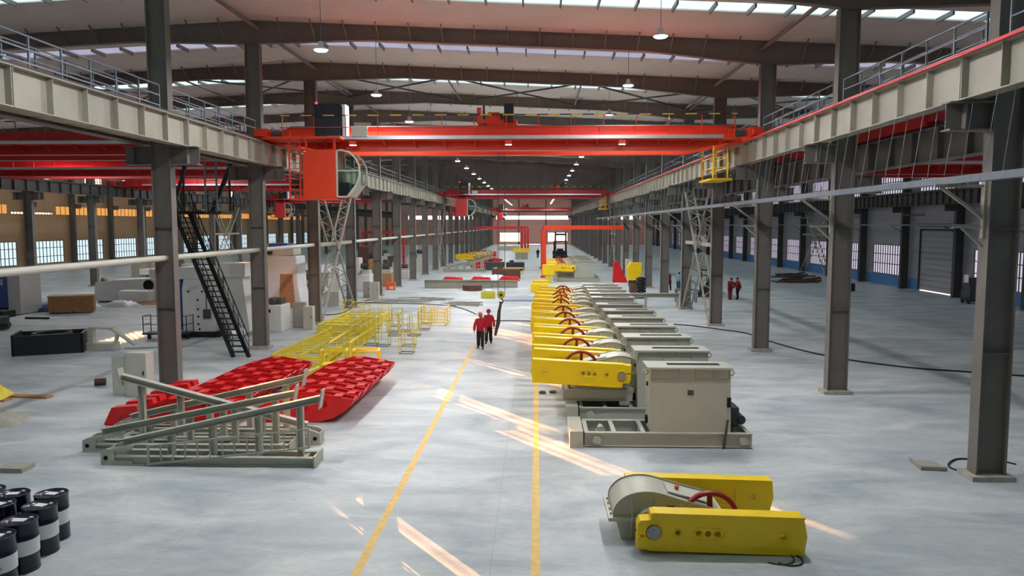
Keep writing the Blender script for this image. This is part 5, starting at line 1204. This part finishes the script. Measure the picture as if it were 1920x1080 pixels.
# forklift
def forklift(lab, loc, rz, s=1.0):
    t = thing('forklift', lab, 'forklift', loc, rz); t.scale = (s,) * 3
    M().box(-0.6, 0.6, -0.6, 1.3, 0.25, 1.0).box(-0.6, 0.6, 0.8, 1.5, 0.4, 1.3).obj('chassis', BLACK, t, bevel=0.06)
    for sx in (-1, 1):
        M().box(sx * 0.42 - 0.07, sx * 0.42 + 0.07, -0.9, -0.72, 0.05, 2.9).obj('mast_rail', BLACK, t)
        M().box(sx * 0.25 - 0.06, sx * 0.25 + 0.06, -1.9, -0.9, 0.06, 0.12).obj('fork', BLACK, t)
        for yy in (-0.5, 1.1): M().cyl((sx * 0.62 - 0.1, yy, 0.32), (sx * 0.62 + 0.1, yy, 0.32), 0.32, n=18).obj('tyre', RUBBER, t)
    M().box(-0.5, 0.5, -0.92, -0.85, 0.3, 0.4).box(-0.5, 0.5, -0.92, -0.85, 0.9, 1.0).box(-0.45, 0.45, -0.85, -0.75, 2.6, 2.75).obj('carriage', BLACK, t)
    m = M()
    for x in (-0.5, 0.5):
        m.bar((x, -0.5, 1.0), (x, -0.3, 2.1), 0.06).bar((x, 1.0, 1.2), (x, 0.8, 2.1), 0.06)
    m.box(-0.55, 0.55, -0.4, 0.9, 2.08, 2.14).obj('overhead_guard', BLACK, t); M().box(-0.25, 0.25, 0.2, 0.7, 1.0, 1.5).obj('seat', NAVY, t); return t
forklift('large dark forklift facing the camera, far down the aisle on the right', (3.4, 108, 0), 0, 1.75)
forklift('dark forklift in the right bay behind the people in maroon', (14.4, 63.5, 0), -0.6, 0.85)
# left background group
x = -9.5
for i, (yy, xx) in enumerate(((112, -12.2), (116, -11.6), (120, -11.2), (124, -10.8))):
    gear_unit('far yellow-armed gear unit left of the aisle, %s of four' % NTH[i], (xx + 3, yy, 1.3), PI, 0)
    M_ = thing('gear_stand', 'grey stand under the %s far left gear unit' % NTH[i], 'stand', (xx + 3, yy, 0)); M().box(-1.0, 1.2, -0.6, 0.6, 0, 0.8).obj('stand', MGREY, M_)
for i in range(9): head_plate('far red curved plate assembly left of the aisle, %s from the front' % NTH[i], -9.2 + 0.12 * i, 104 + 1.5 * i, i, 0.1, 0.0)
for i in range(4): head_plate('far red curved plate assembly right of the aisle behind the grey boxes, %s' % NTH[i], 2.6 + 0.8 * i, 122 + 1.4 * i, i)
tri_frame('far grey triangular frame left of the aisle, in front of the red plates', 5.4, 1.8, (-11.8, 96, 0), 0.0, ladder=True)
tri_frame('far grey triangular frame lying behind the ladder-railed one', 5.4, 1.6, (-12.2, 98, 0), 0.02)
guard('small yellow frame rack far left of the lane', 3.6, 1.0, 0.8, (-5.2, 91, 0), 0.0)
t = thing('yellow_beam_part', 'yellow arm resting on grey stand, far left of the lane', 'crank arm', (-3.9, 132, 1.6)); child('crank_arm', ARM, t); M().box(0.2, 2.4, -0.5, 0.5, -1.6, -0.36).obj('stand', STEEL_B, t)
for i, (xx, yy, w_, mt, lab) in enumerate([(-6.9, 100, 2.6, STEEL_D, 'dark grey motor block far left of the lane'), (-4.0, 99, 2.4, NAVY, 'dark blue-grey machine block beside the white bag'), (-5.0, 84, 3.2, BROWN, 'low dark brown timber base far left of the lane'), (-9.0, 180, 5, CABG, 'pale tank shape in front of the far bright window'), (-10.5, 140, 3, CRANE, 'orange steel part far left of the aisle')]):
    t = thing('machine_block', lab, 'machine part', (xx, yy, 0)); M().box(0, w_, 0, 1.4, 0, 1.1).obj('block', mt, t, bevel=0.08); M().cyl((w_ * 0.3, 0.7, 1.1), (w_ * 0.3, 0.7, 1.35), 0.3, n=14).obj('cap', mt, t)
for i in range(3):
    t = thing('red_flat_part', 'low red flat steel part beyond the long beam, %s from the left' % NTH[i], 'steel part', (-10.2 + 3.0 * i, 79.5 + i * 0.5, 0)); M().prism([(0, 0), (2.4, 0), (2.2, 0.4), (0.5, 0.5)], 'xz', 0, 1.2).obj('plate', HRED, t)

# ------------------------------------------------------------------ floor hoses and right bay clutter
def hose(lab, pix, r=0.025, m_=RUBBER, cat='hose'):
    pts = [Vector((*FP(u, v), r)) for u, v in pix]; sm = []
    for i in range(len(pts) - 1):
        p0, p1, p2, p3 = pts[max(0, i - 1)], pts[i], pts[i + 1], pts[min(len(pts) - 1, i + 2)]
        for q in range(6):
            s = q / 6; sm.append(0.5 * ((2 * p1) + (p2 - p0) * s + (2 * p0 - 5 * p1 + 4 * p2 - p3) * s * s + (3 * p1 - p0 - 3 * p2 + p3) * s ** 3))
    sm.append(pts[-1]); tag(M().tube(sm, r, 6).obj('floor_hose', m_), lab, cat)
hose('long black hose snaking from the machine row past the right columns', [(1235, 607), (1300, 612), (1360, 620), (1400, 626), (1440, 640), (1500, 657), (1580, 674), (1700, 690), (1820, 699), (1945, 708)], 0.035)
hose('black hose curving across the aisle behind the walking people', [(640, 568), (720, 569), (800, 571), (850, 575), (880, 584), (900, 594), (920, 601), (960, 602), (1000, 603)], 0.03)
hose('thin dark hose on the floor beside the pale cabinets on the left', [(500, 612), (540, 598), (570, 592), (640, 588), (680, 566), (730, 562)], 0.03)
hose('black cable coiled by the nearest right column foot', [(1830, 888), (1790, 882), (1778, 872), (1795, 862), (1830, 863)], 0.022, cat='cable')
hose('short black cable end right of the nearest right column foot', [(1888, 868), (1905, 872)], 0.022, cat='cable')
t = thing('steel_tray', 'small steel angle tray beside the foot of the nearest right column', 'tray', (9.45, 18.35, 0), -0.1); M().box(0, 0.03, 0, 0.75, 0, 0.1).box(0, 0.6, 0, 0.03, 0, 0.1).box(0, 0.6, 0, 0.75, 0, 0.02).obj('tray', STEEL_B, t)
for u, v, lab in ((1017, 738, 'small rusty ring on the floor left of the machine skids'), (1036, 737, 'small rusty bracket on the floor beside the rusty ring')):
    x, y = FP(u, v); t = thing('rusty_part', lab, 'part', (x, y, 0)); (M().torus((0, 0, 0.05), 0.09, 0.04, 'z', 18, 6) if 'ring' in lab else M().box(-0.12, 0.12, -0.05, 0.05, 0, 0.12).box(-0.05, 0.05, -0.12, 0.12, 0, 0.07)).obj('part', BROWN, t)
rr = random.Random(11)
for i, (x, y, n, lab) in enumerate([(27.0, 80.0, 18, 'pile of dark timbers and scrap on the right bay floor'), (28.5, 88, 8, 'smaller scrap heap behind the timber pile in the right bay')]):
    for q in range(1):
        m = M()
        for q in range(n): a = rr.uniform(-.4, .4); ox, oy, z_ = rr.uniform(-2, 1.5), rr.uniform(-1, 1), 0.08 + 0.5 * rr.random(); m.bar((x + ox, y + oy, z_ * 0.6), (x + ox + 2 * math.cos(a), y + oy + 2 * math.sin(a), z_), 0.16)
        m.box(x - 2, x + 2.4, y - 0.8, y + 0.8, 0, 0.12); o = m.obj('scrap_pile', (BROWN, STEEL_D)[i]); tag(o, lab, 'scrap pile', kind='stuff')
x, y = FP(1595, 546); t = thing('black_box', 'small black box on the floor right of the second right column', 'box', (x - 0.35, y, 0)); M().box(0, 0.75, 0, 0.6, 0, 0.7).obj('box', BLACK, t, bevel=0.02)
t = thing('gas_trolley', 'dark tool trolley with small white box by the roller door', 'trolley', (33.0, 58.2, 0)); M().box(0, 0.8, 0, 1.2, 0.15, 1.0).box(0.1, 0.7, 0.2, 1.0, 1.0, 2.0).obj('trolley_body', STEEL_D, t); M().box(-0.05, 0.0, 0.2, 0.8, 1.6, 2.2).obj('white_box', WHITE, t)
for yy in (0.2, 1.0): M().cyl((-0.02, yy, 0.15), (0.1, yy, 0.15), 0.15, n=14).obj('wheel', RUBBER, t)
for i, (yy, lab) in enumerate(((40, 'yellow ladder frame high in the right bay near the camera'), (52, 'yellow ladder frame high in the right bay, farther one'))):
    t = thing('yellow_ladder_frame', lab, 'ladder frame', (34.0, yy + 9, 8.96)); m = M()
    for k_ in range(4): m.bar((0, 1.2 * k_, 0), (0, 1.2 * k_, 1.9), 0.1)
    for z in (0.6, 1.2): m.bar((0, 0, z), (0, 3.6, z), 0.05)
    m.obj('frame', YEL, t)
